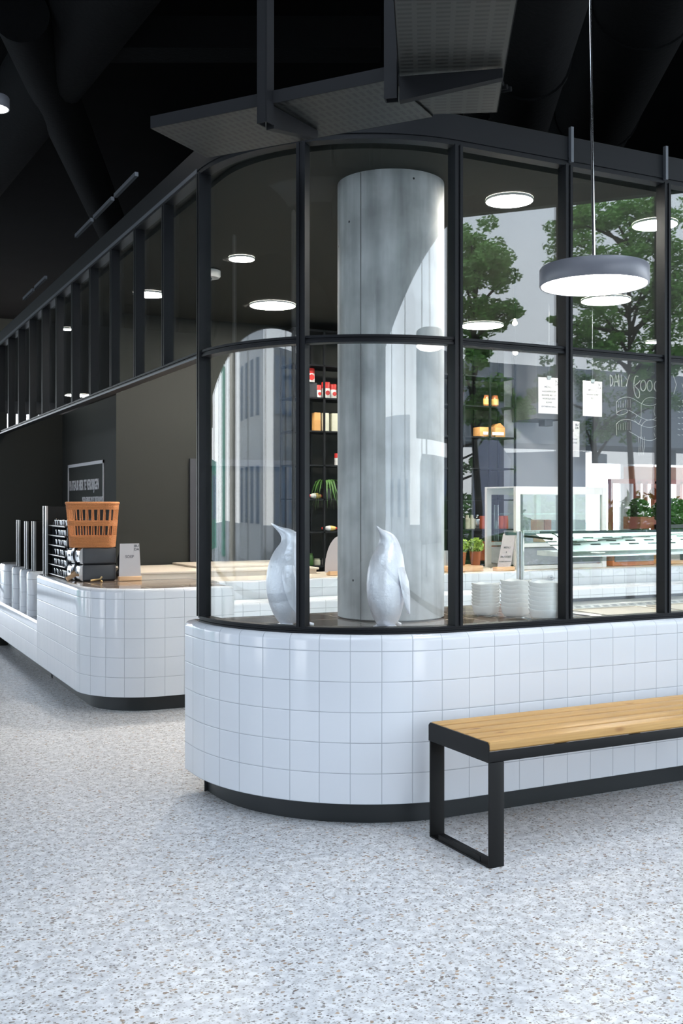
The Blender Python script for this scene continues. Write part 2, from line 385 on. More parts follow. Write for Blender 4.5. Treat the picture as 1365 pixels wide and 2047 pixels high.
M_bread = mat('tan_box', (.58, .30, .10), .6)
M_green = mat('leaf_green', (.05, .14, .025), .5, var=(6, .5))
M_basil = mat('basil_green', (.28, .42, .06), .5, var=(14, .45))
M_chalk = mat('white_chalk', (.55, .57, .58), .9)
M_board = mat('chalkboard', (.085, .09, .10), .6)
M_trunk = mat('bark', (.04, .032, .025), .9, bump=(20, .6))
M_leafA = mat('tree_leaf', (.22, .46, .10), .5, var=(.9, .6))
M_leafB = mat('tree_leaf_dark', (.13, .30, .07), .5, var=(1.3, .6))
M_pave = mat('outdoor_paving', (.36, .365, .37), .8, var=(2, .3))
M_bwhite = mat('white_render', (.75, .77, .80), .8)
M_bgrey = mat('grey_render', (.28, .31, .35), .8)
M_bblue = mat('blue_cladding', (.16, .24, .36), .5)
M_bgreen = mat('green_cladding', (.12, .40, .30), .5)
M_flag = mat('lavender_banner', (.72, .74, .97), .7)
M_socket = mat('stone_kick', (.10, .10, .10), .6)

# ================================================================ SETTING
GX, GY, GR = 1.738, 4.069, .90           # glazing planes and corner radius
CX, CY = GX+GR, GY+GR
# floor and outdoor ground
FA = Vector((7.04, -2.71)); FD = Vector((.647, .762))        # line of the slanted facade
def fac(t): return (FA.x+FD.x*t, FA.y+FD.y*t)
b = MB(); fl = [(-9, -22), fac(-25), fac(9.5), (14, 22), (-9, 22)]
fl = [fac(-24.5), fac(9.5), (14, 22), (-9, 22)]
b.v = [Vector((p[0], p[1], 0)) for p in fl]; b.face(range(4)); struct('floor', b, M_floor)
b = MB(); b.v = [Vector(p) for p in ((-70, -70, -.03), (70, -70, -.03), (70, 70, -.03), (-70, 70, -.03))]; b.face(range(4))
struct('ground', b, M_pave)['kind'] = 'structure'
# hall ceiling
SKX0, SKX1, SKY0, SKY1 = -2.7, 4.8, -.5, 3.1      # unseen roof opening, added to brighten the hall floor
b = MB()
def slab(pts, z0, z1, bb):
    q = len(bb.v); n = len(pts); bb.v += [Vector((p[0], p[1], z0)) for p in pts]+[Vector((p[0], p[1], z1)) for p in pts]
    bb.face([q+i for i in reversed(range(n))]); bb.face([q+n+i for i in range(n)])
    for i in range(n): j = (i+1) % n; bb.face((q+i, q+j, q+n+j, q+n+i))
def fy(y): return (FA.x+FD.x*(y-FA.y)/FD.y, y)
slab([(-9, -21.6), fy(SKY0), (-9, SKY0)], 5.2, 5.5, b)
slab([(-9, SKY0), (SKX0, SKY0), (SKX0, SKY1), (-9, SKY1)], 5.2, 5.5, b)
slab([(SKX1, SKY0), fy(SKY0), fy(SKY1), (SKX1, SKY1)], 5.2, 5.5, b)
slab([(-9, SKY1), fy(SKY1), fac(9.5), (14, 22), (-9, 22)], 5.2, 5.5, b)
struct('ceiling', b, M_ceil)
b = MB()
for k in range(1, 5):
    x = SKX0+(SKX1-SKX0)*k/5; b.box(x-.04, x+.04, SKY0, SKY1, 5.25, 5.4)
struct('window_24', b, M_frame)  # crossbars of the added roof opening
# slanted glazed facade: header, sill, a few posts
b = MB()
def fbar(t0, t1, z0, z1, wd, bb):
    a = fac(t0); c = fac(t1); bb.bar((a[0], a[1], (z0+z1)/2), (c[0], c[1], (z0+z1)/2), wd, z1-z0)
fbar(-14.8, 9.5, 4.98, 5.2, .12, b); fbar(-24.5, -14.8, 0, 5.2, .16, b); fbar(-24.5, 9.5, -.02, .10, .12, b)
for t in (-14.8, -12, -8, -4.6, 9.4):
    p = fac(t); b.box(p[0]-.05, p[0]+.05, p[1]-.05, p[1]+.05, .1, 4.98)
struct('window_20', b, M_frame)
# left facade x=-9 and far facade y=22
b = MB(); b.box(-9.06, -8.94, -1.5, 22, 4.1, 5.2); b.box(-9.06, -8.94, -1.5, 22, -.02, .12)
for k in range(8):
    y = -.5+k*3.0; b.box(-9.05, -8.95, y-.05, y+.05, .1, 4.1)
struct('window_21', b, M_frame)
b = MB(); b.box(-9, 1.0, 21.94, 22.06, 3.3, 5.2); b.box(-9, 1.0, 21.94, 22.06, -.02, .12)
for x in (-8.2, -6, -3.8, -1.6, .6): b.box(x-.05, x+.05, 21.95, 22.05, .1, 3.9)
struct('window_22', b, M_frame)
b = MB(); b.box(1.0, 14, 21.9, 22.1, 3.2, 5.2); b.box(1.0, 14, 21.9, 22.1, 0, .8); struct('wall_back', b, M_dkwall)
b = MB(); a = fac(9.5); b.bar((a[0], a[1], .42), (14, 22, .42), .15, .84); b.bar((a[0], a[1], 3.85), (14, 22, 3.85), .15, 2.7); struct('wall_right', b, M_dkwall)

b = MB(); b.box(-9.1, -8.9, -21.5, -1.5, 0, 5.2); struct('wall_street', b, M_dkwall)
# ceiling of the glazed kitchen, with the rounded corner
arc = [(CX+GR*cos(a), CY+GR*sin(a)) for a in [pi+pi/2*k/24 for k in range(25)]]     # from (GX,CY) to (CX,GY)
pl = arc+[(12.6, GY), (12.9, 18), (GX, 18)]
b = MB(); b.ring(pl, [(0, 3.115), (0, 3.24)], cap=True); struct('ceiling_kitchen', b, M_iceil)
# shallow curved soffit band just behind the glazing
b = MB(); pa = [(GX+.0, 8.8)]+arc+[(10.5, GY)]
b.ring(pa, [(.10, 3.112), (.10, 3.085), (.30, 3.085), (.30, 3.112)], closed=False); struct('trim_6', b, M_iceil)
# black upper fascia over the glazing
b = MB(); pf = [(GX, 16.5)]+arc+[(11.4, GY)]
b.ring(pf, [(-.03, 3.12), (-.03, 3.225), (.02, 3.225)], closed=False); struct('trim_5', b, M_frame)
b = MB()
for px in (1131, 1319):
    x = on_y(px, GY); b.box(x-.008, x+.008, GY-.05, GY-.03, 3.10, 3.27)
struct('trim_7', b, M_frame_lt)
# pale strips modelled in place of reflections over the left run
b = MB(); y0 = 6.18
for k in range(4):
    if k == 3: break
    b.box(GX-.01, GX+.012, y0+k*.567+.03, y0+k*.567+.53, 3.43, 3.455)
for k in range(2): b.box(GX-.01, GX+.012, 8.95+k*.567+.03, 8.95+k*.567+.50, 3.345, 3.37)
struct('reflection_strips', b, M_frame_lt)

def rail(z0, z1, o0, o1, grooves, closed_end=None):
    pts = [(GX, 16.5)]+arc+[(9.5, GY)] if grooves != 'low' else [(GX, CY+.02)]+arc+[(9.5, GY)]
    b = MB(); m = (z0+z1)/2
    prof = [(o1, z0), (o0, z0), (o0, m-.006), (o0+.006, m-.004), (o0+.006, m+.004), (o0, m+.006), (o0, z1), (o1, z1)]
    b.ring(pts, prof, closed=False, smooth=False); b.ring(list(reversed(pts)), [(-o1, z0), (-o1, z1)], closed=False)
    return b
struct('trim_1', rail(.863, .893, -.028, .03, 'low'), M_frame)       # bottom rail on the tiles
struct('trim_2', rail(2.176, 2.210, -.028, .03, 'mid'), M_frame)     # middle rail
struct('trim_3', rail(3.085, 3.125, -.032, .03, 'top'), M_frame)     # top rail
b = MB(); b.box(GX-.033, GX-.026, 5.0, 16.5, 3.10, 3.122); struct('glare_strip', b, M_frame_lt)  # lighter strip standing in for glare along the top rail
b = MB(); b.box(GX-.034, GX-.028, 5.0, 16.5, 2.176, 2.186); struct('trim_9', b, M_frame_lt)

def post(x, y, ang, z0, z1, wd=.042, dp=.06):
    b = MB(); M = Matrix.Translation((x, y, 0)) @ Matrix.Rotation(ang, 4, 'Z')
    b.box(-wd/2, -wd/6, -dp*.62, dp*.4, z0, z1, M); b.box(wd/6, wd/2, -dp*.62, dp*.4, z0, z1, M); b.box(-wd/6-.001, wd/6+.001, -dp*.5, dp*.3, z0, z1, M)
    return b
def pane_curve(a0, a1, z0, z1):
    pts = [(CX+GR*cos(a0+(a1-a0)*k/16), CY+GR*sin(a0+(a1-a0)*k/16)) for k in range(17)]
    b = MB(); n = 17
    for z in (z0, z1):
        for p in pts: b.v.append(Vector((p[0], p[1], z)))
        for p in pts: b.v.append(Vector((CX+(p[0]-CX)*.991, CY+(p[1]-CY)*.991, z)))
    for i in range(16):
        b.face((i, i+1, 2*n+i+1, 2*n+i), None, True); b.face((n+i+1, n+i, 3*n+i, 3*n+i+1), None, True)
    return b
win = []; wn = [0]
def window(posts, panes):
    wn[0] += 1; o = bpy.data.objects.new('window_%d' % wn[0], None); COL.objects.link(o); o['kind'] = 'structure'
    for p in posts: struct('mullion', p, M_frame, o)
    for p in panes: struct('pane', p, M_glass, o)
    return o
sq = .7071
window([post(GX, CY, -pi/2, .893, 3.09)], [pane_curve(pi, 1.25*pi, .893, 2.178), pane_curve(pi, 1.25*pi, 2.208, 3.09)])
window([post(CX-GR*cos(radians(44)), CY-GR*sin(radians(44)), radians(-46), .893, 3.09)], [pane_curve(1.25*pi, 1.5*pi, .893, 2.178), pane_curve(1.25*pi, 1.5*pi, 2.208, 3.09)])
PX = [CX-.01+.632*k for k in range(12)]
for k in range(11):
    pn = []
    for z0, z1 in ((.893, 2.178), (2.208, 3.09)): q = MB(); q.box(PX[k], PX[k+1], GY, GY+.008, z0, z1); pn.append(q)
    window([post(PX[k], GY, 0, .893, 3.09)], pn)
PY = [CY+.567*k+.03 for k in range(21)]
for k in range(20):
    q = MB(); q.box(GX, GX+.008, PY[k], PY[k+1], 2.208, 3.09)
    window([post(GX, PY[k+1], -pi/2, 2.208, 3.09, .046, .055)], [q])

# dark inner walls behind the left counter
b = MB(); b.box(2.34, 2.44, 9.0, 11.2, 0, 2.40); b.box(1.70, 2.44, 11.2, 11.3, 0, 2.40); struct('wall_left', b, M_dkwall)
b = MB(); b.box(2.44, 6.42, 9.0, 9.1, 0, 3.115); b.box(2.34, 2.44, 8.998, 9.0, 0, 3.115)
struct('wall_front', b, M_dkwall)
b = MB(); b.box(6.42, 7.50, 9.0, 9.1, 0, 3.115); struct('wall_center', b, M_greywall)
b = MB(); xa = on_y(378, 9.0); b.box(xa, xa+.06, 8.97, 9.0, .94, 1.80); b.box(xa, xa+1.0, 8.97, 9.0, 1.80, 1.86); b.box(xa+.94, xa+1.0, 8.97, 9.0, .94, 1.80)
struct('door_1', b, mat('door_frame_dark', (.028, .030, .038), .5))
b = MB(); b.box(1.74, 5.5, 17.4, 17.5, 0, 3.115); struct('wall_far', b, mat('far_wall_grey', (.10, .10, .105), .7))
# rear side of the restaurant: sill, header, posts, daylight beyond
b = MB(); b.box(6.5, 11.4, 17.9, 18.0, 0, .85); b.box(5.5, 6.5, 17.9, 18.0, 0, 3.115); b.box(6.5, 11.4, 17.9, 18.0, 2.45, 3.115)
struct('wall_rear', b, M_palewall)
b = MB()
for x in (7.6, 8.8, 10.0, 11.2): b.box(x-.03, x+.03, 17.9, 17.98, .85, 2.45)
struct('window_23', b, M_white)

# ================================================================ MAIN COUNTER
def counter(name, label, outline, s0, tilemat, vz, zt, zb=.111, r=.03, ins=.10, topmat=None, worktop=True):
    t = thing(name, label, 'counter')
    prof = [(0, zb), (0, zt-r)]+[(r*(1-cos(a)), zt-r+r*sin(a)) for a in (pi/8, pi/4, 3*pi/8, pi/2)]+[(r+.012, zt)]
    b = MB(); b.ring(outline, prof, s0=s0, smooth=True, vz=vz)
    b.ring(outline, [(ins+.02, zb), (0, zb)], smooth=False)
    add('tile_cladding', b, tilemat, t)
    b = MB(); b.ring(outline, [(r+.010, zt-.02), (r+.010, zt-.001)], cap=True); add('worktop', b, topmat or M_top, t)
    b = MB(); b.ring(outline, [(ins, 0), (ins, zb+.02)], smooth=True); add('plinth', b, M_plinth, t)
    return t
TX, TY, TR = GX-.06, GY-.06, .96
arcT = [(CX+TR*cos(a), CY+TR*sin(a)) for a in [pi+pi/2*k/40 for k in range(41)]]
out = [(TX, 5.10)]+arcT+[(9.5, TY), (9.5, 5.14), (TX+.04, 5.14)]
slen = 0
for i in range(len(arcT)): slen += hypot(([(TX, 5.10)]+arcT)[i+1][0]-([(TX, 5.10)]+arcT)[i][0], ([(TX, 5.10)]+arcT)[i+1][1]-([(TX, 5.10)]+arcT)[i][1])
slen += 2.667-CX
main_counter = counter('serving_counter', 'white tiled serving counter with rounded corner standing under the tall glazing', out, TW*40-slen, M_tile, .111-TH*0, .863)
# left counter
LX0, LY0, LR = 1.678, 7.09, .50
lo = [(LX0, 9.05)]+[(LX0+LR+LR*cos(a), LY0+LR+LR*sin(a)) for a in [pi+pi/2*k/24 for k in range(25)]]+[(2.70, LY0), (2.70, 8.0), (2.26, 8.0), (2.26, 9.05)]
s_to = (9.05-(LY0+LR))+LR*pi/2+(2.327-(LX0+LR))
left_counter = counter('tray_counter', 'lower white tiled counter beyond the passage, carrying the basket and cutlery rack', lo, TW*30-s_to, M_tile, .111, .863)
# slotted tray part of the left counter
b = MB(); b.ring([(LX0, 11.15), (LX0, 9.05), (2.30, 9.05), (2.30, 11.15)], [(0, .111), (0, .44), (.012, .465), (.03, .473), (.04, .473)], s0=0, vz=.111, smooth=True, cap=True)
b.ring([(LX0, 11.15), (LX0, 9.05), (2.30, 9.05), (2.30, 11.15)], [(.12, .111), (0, .111)])
add('slot_base', b, M_tile, left_counter)
b = MB(); b.ring([(LX0+.1, 11.15), (LX0+.1, 8.90), (2.20, 8.90), (2.20, 11.15)], [(0, 0), (0, .13)]); add('plinth', b, M_plinth, left_counter)
dys = [(on_x(55, LX0)-.06, on_x(55, LX0)+.12), (on_x(40, LX0)-.07, on_x(40, LX0)+.10), (on_x(24, LX0)-.08, on_x(24, LX0)+.09), (on_x(8, LX0)-.05, on_x(8, LX0)+.35)]
for (ya, yb) in dys:
    b = MB(); rr = min(.07, (yb-ya)*.45); pts = rrect(LX0+.002, 2.30, ya, yb, 0, 5, (rr, 0, 0, rr))
    b.ring(pts, [(0, .47), (0, .835), (.01, .855), (.03, .863), (.032, .863)], cap=True, smooth=True, vz=.111)
    add('divider', b, M_tile, left_counter)
# tall dark dispenser panels standing in the slots
def panel(ya, yb, z0, z1, label):
    t = thing('tray_dispenser', label, 'dispenser', (0, 0, 0), 0, 'tray dispensers on the tiled counter')
    b = MB(); b.box(1.735, 2.25, ya+.012, yb-.012, z0, z1); add('housing', b, M_black_steel, t)
    for yy in (ya, yb-.014): b = MB(); b.box(1.726, 1.745, yy, yy+.014, z0, z1+.004); add('edge_strip', b, M_steel, t)
panel(8.93, 9.045, .864, 1.432, 'tallest black tray dispenser panel with steel edges, beside the cutlery rack')
for (ya, yb), zz, lb in zip(dys[:3], (1.297, 1.292, 1.30), ('shorter black tray dispenser panel next to the tallest one', 'middle of the three shorter black tray dispenser panels', 'black tray dispenser panel farthest from the cutlery rack')):
    panel(ya+.02, min(yb, ya+.13), .864, zz, lb)

# cream ledge behind the left counter
t = thing('low_cabinet', 'cream topped low cabinet against the dark wall behind the tiled counter', 'cabinet')
b = MB(); b.box(2.72, 3.80, 8.03, 8.97, .0, .90); b.box(2.28, 2.72, 8.03, 8.97, .0, .90); add('body', b, M_cream, t)
b = MB(); b.bbox(2.272, 3.82, 8.015, 8.97, .90, .918, .004); b.bbox(on_y(378, 8.5), 3.82, 8.3, 8.97, .918, .936, .004); add('countertop', b, M_cream, t)

# ================================================================ BACK COUNTER
t = thing('stepped_counter', 'long stepped white tiled back counter inside the glazed kitchen', 'counter')
x0, x1 = 2.74, 11.0
def strip(pts_out, prof, m, s0=0, vz=0, nm='tile_cladding'):
    b = MB(); b.ring(pts_out, prof, closed=False, s0=s0, smooth=False, vz=vz); add(nm, b, m, t)
xs = on_y(485, 7.5)
strip([(x0, 7.5), (x1, 7.5)], [(0, .722), (0, .845), (.006, .858), (.018, .863), (.05, .863)], M_tile_s, s0=-(xs-x0)+.135*60, vz=.722)
strip([(x0, 7.2), (x1, 7.2)], [(0, .10), (0, .705), (.006, .716), (.018, .722), (.31, .722)], M_tile_s, s0=-(xs-x0)+.135*60-.02, vz=.10+.07*0+.0)
b = MB(); b.box(x0, x1, 7.55, 8.02, .72, .864); b.box(3.84, x1, 8.02, 8.25, .72, .864); add('countertop', b, M_cream, t)
b = MB(); b.box(x0, x1, 7.25, 8.02, 0, .70); add('plinth', b, M_plinth, t)

# ================================================================ CONCRETE COLUMN
cx_, cy_ = 2.692, 4.78
b = MB(); b.lathe([(.268, .864), (.278, .87), (.278, 3.0), (.278, 3.114)], n=72)
col_ = one('concrete_column', b, M_conc, 'round grey concrete column rising from the serving counter behind the curved glass', 'column', (cx_, cy_, 0))
b = MB(); b.box(-.002, .002, -.281, -.277, .87, 3.11, Matrix.Rotation(radians(-62), 4, 'Z')); add('formwork_seam', b, mat('seam_grey', (.22, .22, .22), .8), col_)

# ================================================================ BENCH
bx0, bx1, by0, by1 = 2.392, 4.35, 3.452, 3.905
t = thing('bench', 'slatted pine bench with flat black steel loop legs in front of the tiled counter', 'bench', (bx0, by0, 0))
BW, BD = bx1-bx0, by1-by0; ZT = .462
b = MB()
for y in (0, BD-.008): b.bbox(0.0, BW, y, y+.008, ZT-.042, ZT, .002)
for k in range(4): xx = .35+k*.4; b.box(xx, xx+.04, .008, BD-.008, ZT-.008, ZT)
add('seat_frame', b, M_black_steel, t)
for x in (0, BW-.072):
    for yy in (0, BD-.009):
        b = MB(); b.bbox(x, x+.072, yy, yy+.009, .0, ZT-.0425, .002); add('leg', b, M_black_steel, t)
    b = MB(); b.bbox(x, x+.072, .009, BD-.009, 0, .008, .002)
    xx = x if x == 0 else x+.064
    b.bbox(x+.002, x+.010, .07, BD-.07, .008, .030, .001); add('foot_bar', b, M_black_steel, t)
    b = MB(); pr = [(0, ZT-.042), (0, ZT+.026), (BD*.0+.012, ZT+.038), (BD-.012, ZT+.038), (BD, ZT+.026), (BD, ZT-.042)]
    q = len(b.v); xe = (x-.0045 if x == 0 else BW-.0015)
    for xo in (xe, xe+.006):
        for (yy, z) in pr: b.v.append(Vector((xo, yy, z)))
    n = len(pr); b.face([i for i in range(n)][::1]); b.face([n+i for i in reversed(range(n))])
    for i in range(n): j = (i+1) % n; b.face((j, i, n+i, n+j))
    add('end_plate', b, M_black_steel, t)
sw = (BD-.006-4*.018)/5
for k in range(5):
    b = MB(); ya = .003+k*(sw+.018); b.bbox(.003, BW-.003, ya, ya+sw, ZT, ZT+.040, .007); add('slat', b, M_pine, t)

# ================================================================ PENDANTS AND LAMPS
def pendant(p, label, rod_top, D=.42, lean=.0, m=M_lampon2):
    t = thing('pendant_lamp', label, 'lamp', p, 0)
    r = D/2
    b = MB(); b.lathe([(r-.012, .004), (r-.002, 0), (r, .003), (r, .066), (r-.006, .074), (.02, .078), (.0001, .078)], n=64); add('lamp_shade', b, M_pend, t)
    b = MB(); b.lathe([(.0001, .0015), (r-.008, .0015), (r-.008, .006), (.0001, .006)], n=48); add('diffuser', b, m, t)
    b = MB(); b.tube([(0, 0, .078), (lean, 0, rod_top-p[2])], .0065, 12); add('rod', b, M_chrome, t)
    b = MB(); b.lathe([(.05, 0), (.05, .03), (.0001, .035)], (lean, 0, rod_top-p[2]-.036), n=20); add('ceiling_rose', b, M_frame, t)
x, y = loc(1187, 4.1)
pendant((x, y, 2.300), 'flat round grey pendant lamp on a slim chrome rod, hanging before the glazing', 5.2, .42, -.055)
x, y = loc(-9, 6.2)
pendant((x, y, zed(218, 6.2)), 'round pendant lamp cut by the left edge of the picture', 5.2, .16, 0)
def downlight(px, py, wpx, label, z=3.10, m=None):
    D = (z-H)*F/(HZ-py); x, y = loc(px, D); r = wpx*D/F/2
    t = thing('ceiling_light', label, 'lamp', (x, y, z), 0, 'round lights under the kitchen ceiling')
    b = MB(); b.lathe([(r, .014), (r, .0), (r+.004, .0), (r+.004, .014)], n=40, cap=False); add('trim_ring', b, M_white, t)
    b = MB(); b.lathe([(.0001, .001), (r, .001), (r, .012), (.0001, .012)], n=40); add('diffuser', b, m or M_lampon, t)
    return t
DL = [(1018, 403, 92, 'round ceiling light right of the concrete column, high up by the pendant rod'),
 (1309, 451, 86, 'round ceiling light behind the mullion above and right of the grey pendant'),
 (1211, 602, 96, 'large round ceiling light directly below the grey pendant'),
 (963, 652, 84, 'round ceiling light touching the middle rail right of the column'),
 (545, 612, 90, 'larger round ceiling light left of the column in the curved pane'),
 (483, 519, 50, 'small round ceiling light high in the left curved pane'),
 (299, 590, 64, 'round ceiling light crossed by a mullion in the left glazed run'),
 (135, 659, 27, 'smallest round ceiling light in the far left glazed run'),
 (158, 791, 54, 'round ceiling light just over the rail of the far left run'),
 (30, 836, 46, 'farthest round ceiling light at the left edge of the picture'),
 (1307, 685, 32, 'small round ceiling light over the rail at far right')]
for a in DL: downlight(*a)
# ring lamp that is switched off, and smoke detector
D = (3.10-H)*F/(HZ-649); x, y = loc(340, D)
b = MB(); b.lathe([(.10, 0), (.11, 0), (.11, .014), (.10, .014), (.10, 0)], n=36, cap=False)
one('ceiling_ring', b, M_palewall, 'thin pale ring fitting, unlit, left of the curved pane', 'fitting', (x, y, 3.10))
D = (3.09-H)*F/(HZ-546); x, y = loc(417, D)
t = thing('smoke_detector', 'white round smoke detector behind the first mullion', 'detector', (x, y, 3.055))
b = MB(); b.lathe([(.075, .0), (.085, .012), (.085, .05), (.07, .058)], n=24); add('body', b, M_white, t)
b = MB(); b.lathe([(.02, -.02), (.026, 0), (.02, .004)], n=12); add('sensor', b, M_blackpl, t)
for px, py, lb in ((1026, 547, 'upper small glowing bulb on a cord right of the column'), (1029, 646, 'brighter small glowing bulb just above the middle rail'), (1030, 705, 'small glowing bulb just under the middle rail')):
    D = 8.0-(py-547)*.004; x, y = loc(px, D); z = zed(py, D)
    t = thing('hanging_bulb', lb, 'lamp', (x, y, z)); b = MB(); b.lathe([(.0001, -.018), (.014, -.012), (.019, 0), (.014, .012), (.007, .022), (.007, .03)], n=14); add('bulb', b, M_bulb, t)
    b = MB(); b.tube([(0, 0, .03), (0, 0, 3.11-z)], .0025, 6); add('cord', b, M_frame, t)

# ================================================================ CABLE TRAYS AND DUCTS
def plan(px, py, z): D = (z-H)*F/(HZ-py); return loc(px, D)
def tray(p0, p1, wd, z, label, uvd=0, flange=.05, side=1):
    # straight tray from p0 to p1 (plan points on one edge), width to the right of travel * side
    t = thing('cable_tray', label, 'cable tray')
    d = Vector((p1[0]-p0[0], p1[1]-p0[1])); Ln = d.length; d.normalize(); nn = Vector((d.y, -d.x))*side
    b = MB(); q = [Vector(p0), Vector(p1), Vector(p1)+nn*wd, Vector(p0)+nn*wd]
    for zz in (z, z+.003):
        for p in q: b.v.append(Vector((p.x, p.y, zz)))
    uv = [(0, 0), (0, Ln), (wd, Ln), (wd, 0)]
    b.face((0, 1, 2, 3), uv); b.face((7, 6, 5, 4), list(reversed(uv))); add('tray_bed', b, M_tray, t)
    for off in (0, wd):
        a = Vector(p0)+nn*off; c = Vector(p1)+nn*off
        b = MB(); b.bar((a.x, a.y, z+flange/2), (c.x, c.y, z+flange/2), .004, flange); add('side_rail', b, M_trayplain, t)
    return t
zt = 3.02
A = plan(797, 145, zt); B = plan(783, 0, zt); C = plan(1008, 140, zt)
d1 = Vector((A[0]-B[0], A[1]-B[1])).normalized(); d1 = Vector((.521, .854))
w1 = abs((Vector(C)-Vector(A)).dot(Vector((d1.y, -d1.x))))
E = Vector(A)+d1*.42; S0 = Vector(A)-d1*2.6
tray(tuple(S0), tuple(E), w1, zt, 'perforated grey cable tray running overhead from the top edge')
N0 = Vector(plan(330, 247, zt)); F0 = Vector(plan(415, 312, zt)); F1 = Vector(plan(1000, 205, zt)); N1 = Vector(plan(800, 157, zt))
d2 = (F1-F0).normalized(); w2 = abs((N0-F0).dot(Vector((d2.y, -d2.x))))
end = F0+d2*((F1-F0).length-.30)
tray(tuple(F0), tuple(F0+d2*((Vector(A)+d1*.12-F0).dot(d2))), w2, zt-.008, 'perforated grey cable tray crossing the corner above the curved glass')
def bracket(px, py, pxe, pye, label, wpx):
    p = Vector(plan(px, py, zt-.04)); e = Vector(plan(pxe, pye, zt-.04)); t = thing('tray_bracket', label, 'bracket')
    b = MB(); d = (e-p).normalized(); n_ = Vector((-d.y, d.x))
    q = len(b.v)
    for s_ in (-.018, .018):
        for (pt, za, zb2) in ((p, zt-.10, zt-.012), (e, zt-.045, zt-.012)):
            o = pt+n_*s_; b.v += [Vector((o.x, o.y, za)), Vector((o.x, o.y, zb2))]
    b.face((0, 2, 3, 1)); b.face((4, 5, 7, 6)); b.face((0, 4, 6, 2)); b.face((1, 3, 7, 5)); b.face((0, 1, 5, 4)); b.face((2, 6, 7, 3)); add('arm', b, M_trayplain, t)
    b = MB(); M = Matrix.Translation((p.x, p.y, 0)) @ Matrix.Rotation(atan2(d.y, d.x), 4, 'Z')
    b.box(-.055, -.008, -.024, -.018, zt-.09, 5.2, M); b.box(-.055, -.008, .018, .024, zt-.09, 5.2, M); b.box(-.055, -.050, -.02, .02, zt-.09, 5.2, M); add('drop_rod', b, M_trayplain, t)
bracket(540, 228, 628, 276, 'steel tray bracket and hanger left, over the second mullion', 20)
bracket(799, 172, 1005, 156, 'long steel tray bracket and hanger where the two trays meet', 20)
# cables in the tray
b = MB(); rnd = random.Random(3)
for k in range(4):
    off = Vector((-d2.y, d2.x))*(-.05-.03*k); pts = []
    for i in range(10): q = F0+d2*(i*.16)-Vector((-d2.y, d2.x))*0+Vector((d2.y, -d2.x))*(0.06+.04*k+.01*sin(i*1.3+k)); pts.append((q.x, q.y, zt+.02+.01*sin(i+k)))
    b.tube(pts, .010, 6)
one('cable_bundle', b, M_duct, 'dark cables lying in the cable tray above the curved glass', 'cable', (0, 0, 0))
p = plan(683, 145, zt+.12); b = MB(); b.lathe([(.012, -.02), (.016, 0), (.012, .03)], n=10); one('red_plug', b, M_red, 'small red connector on the cable tray', 'plug', (p[0], p[1], zt+.05))
def duct(pxa, pya, r, zc, label, L0=-3.0, L1=9):
    p = Vector(plan(pxa, pya, zc-r)); q0 = p+d1*L0; q1 = p+d1*L1
    b = MB(); n = 9
    pts = [(q0+(q1-q0)*k/n) for k in range(n+1)]
    b.tube([(v.x, v.y, zc) for v in pts], r, 28)
    o = one('ventilation_duct', b, M_duct, label, 'duct', (0, 0, 0))
    for k in range(1, 6):
        v = q0+(q1-q0)*(k*1.7-.4)/(L1-L0); c = MB(); c.tube([(v.x-d1.x*.02, v.y-d1.y*.02, zc), (v.x+d1.x*.02, v.y+d1.y*.02, zc)], r+.012, 28); add('joint_band', c, M_duct, o)
duct(1085, 100, .20, 3.75, 'round black duct right of the cable tray', -2.4, 6)
duct(1290, 100, .30, 4.3, 'thick round black duct at the upper right corner', -3, 7)
duct(975, 230, .13, 3.80, 'slimmer black duct behind the cable tray end', -3, 6)
for (px, py, zc, r, lb) in ((90, 150, 4.75, .30, 'broad dark duct crossing the hall ceiling at upper left'), (170, 330, 4.6, .18, 'dark pipe running towards the left glazed run')):
    p = Vector(plan(px, py, zc)); dd = Vector((-.05, 1.0)).normalized() if zc > 4.7 else Vector((.35, .93)).normalized()
    b = MB(); b.tube([(p.x-dd.x*3, p.y-dd.y*3, zc), (p.x+dd.x*6, p.y+dd.y*6, zc)], r, 24); one('ceiling_pipe', b, M_duct, lb, 'pipe')
b = MB(); p = Vector(plan(130, 85, 4.7)); q = Vector(plan(760, 85, 4.7)); b.bar((p.x, p.y, 4.72), (q.x, q.y, 4.72), .25, .22); one('ceiling_beam', b, M_duct, 'dark beam crossing the hall ceiling at the top', 'beam')

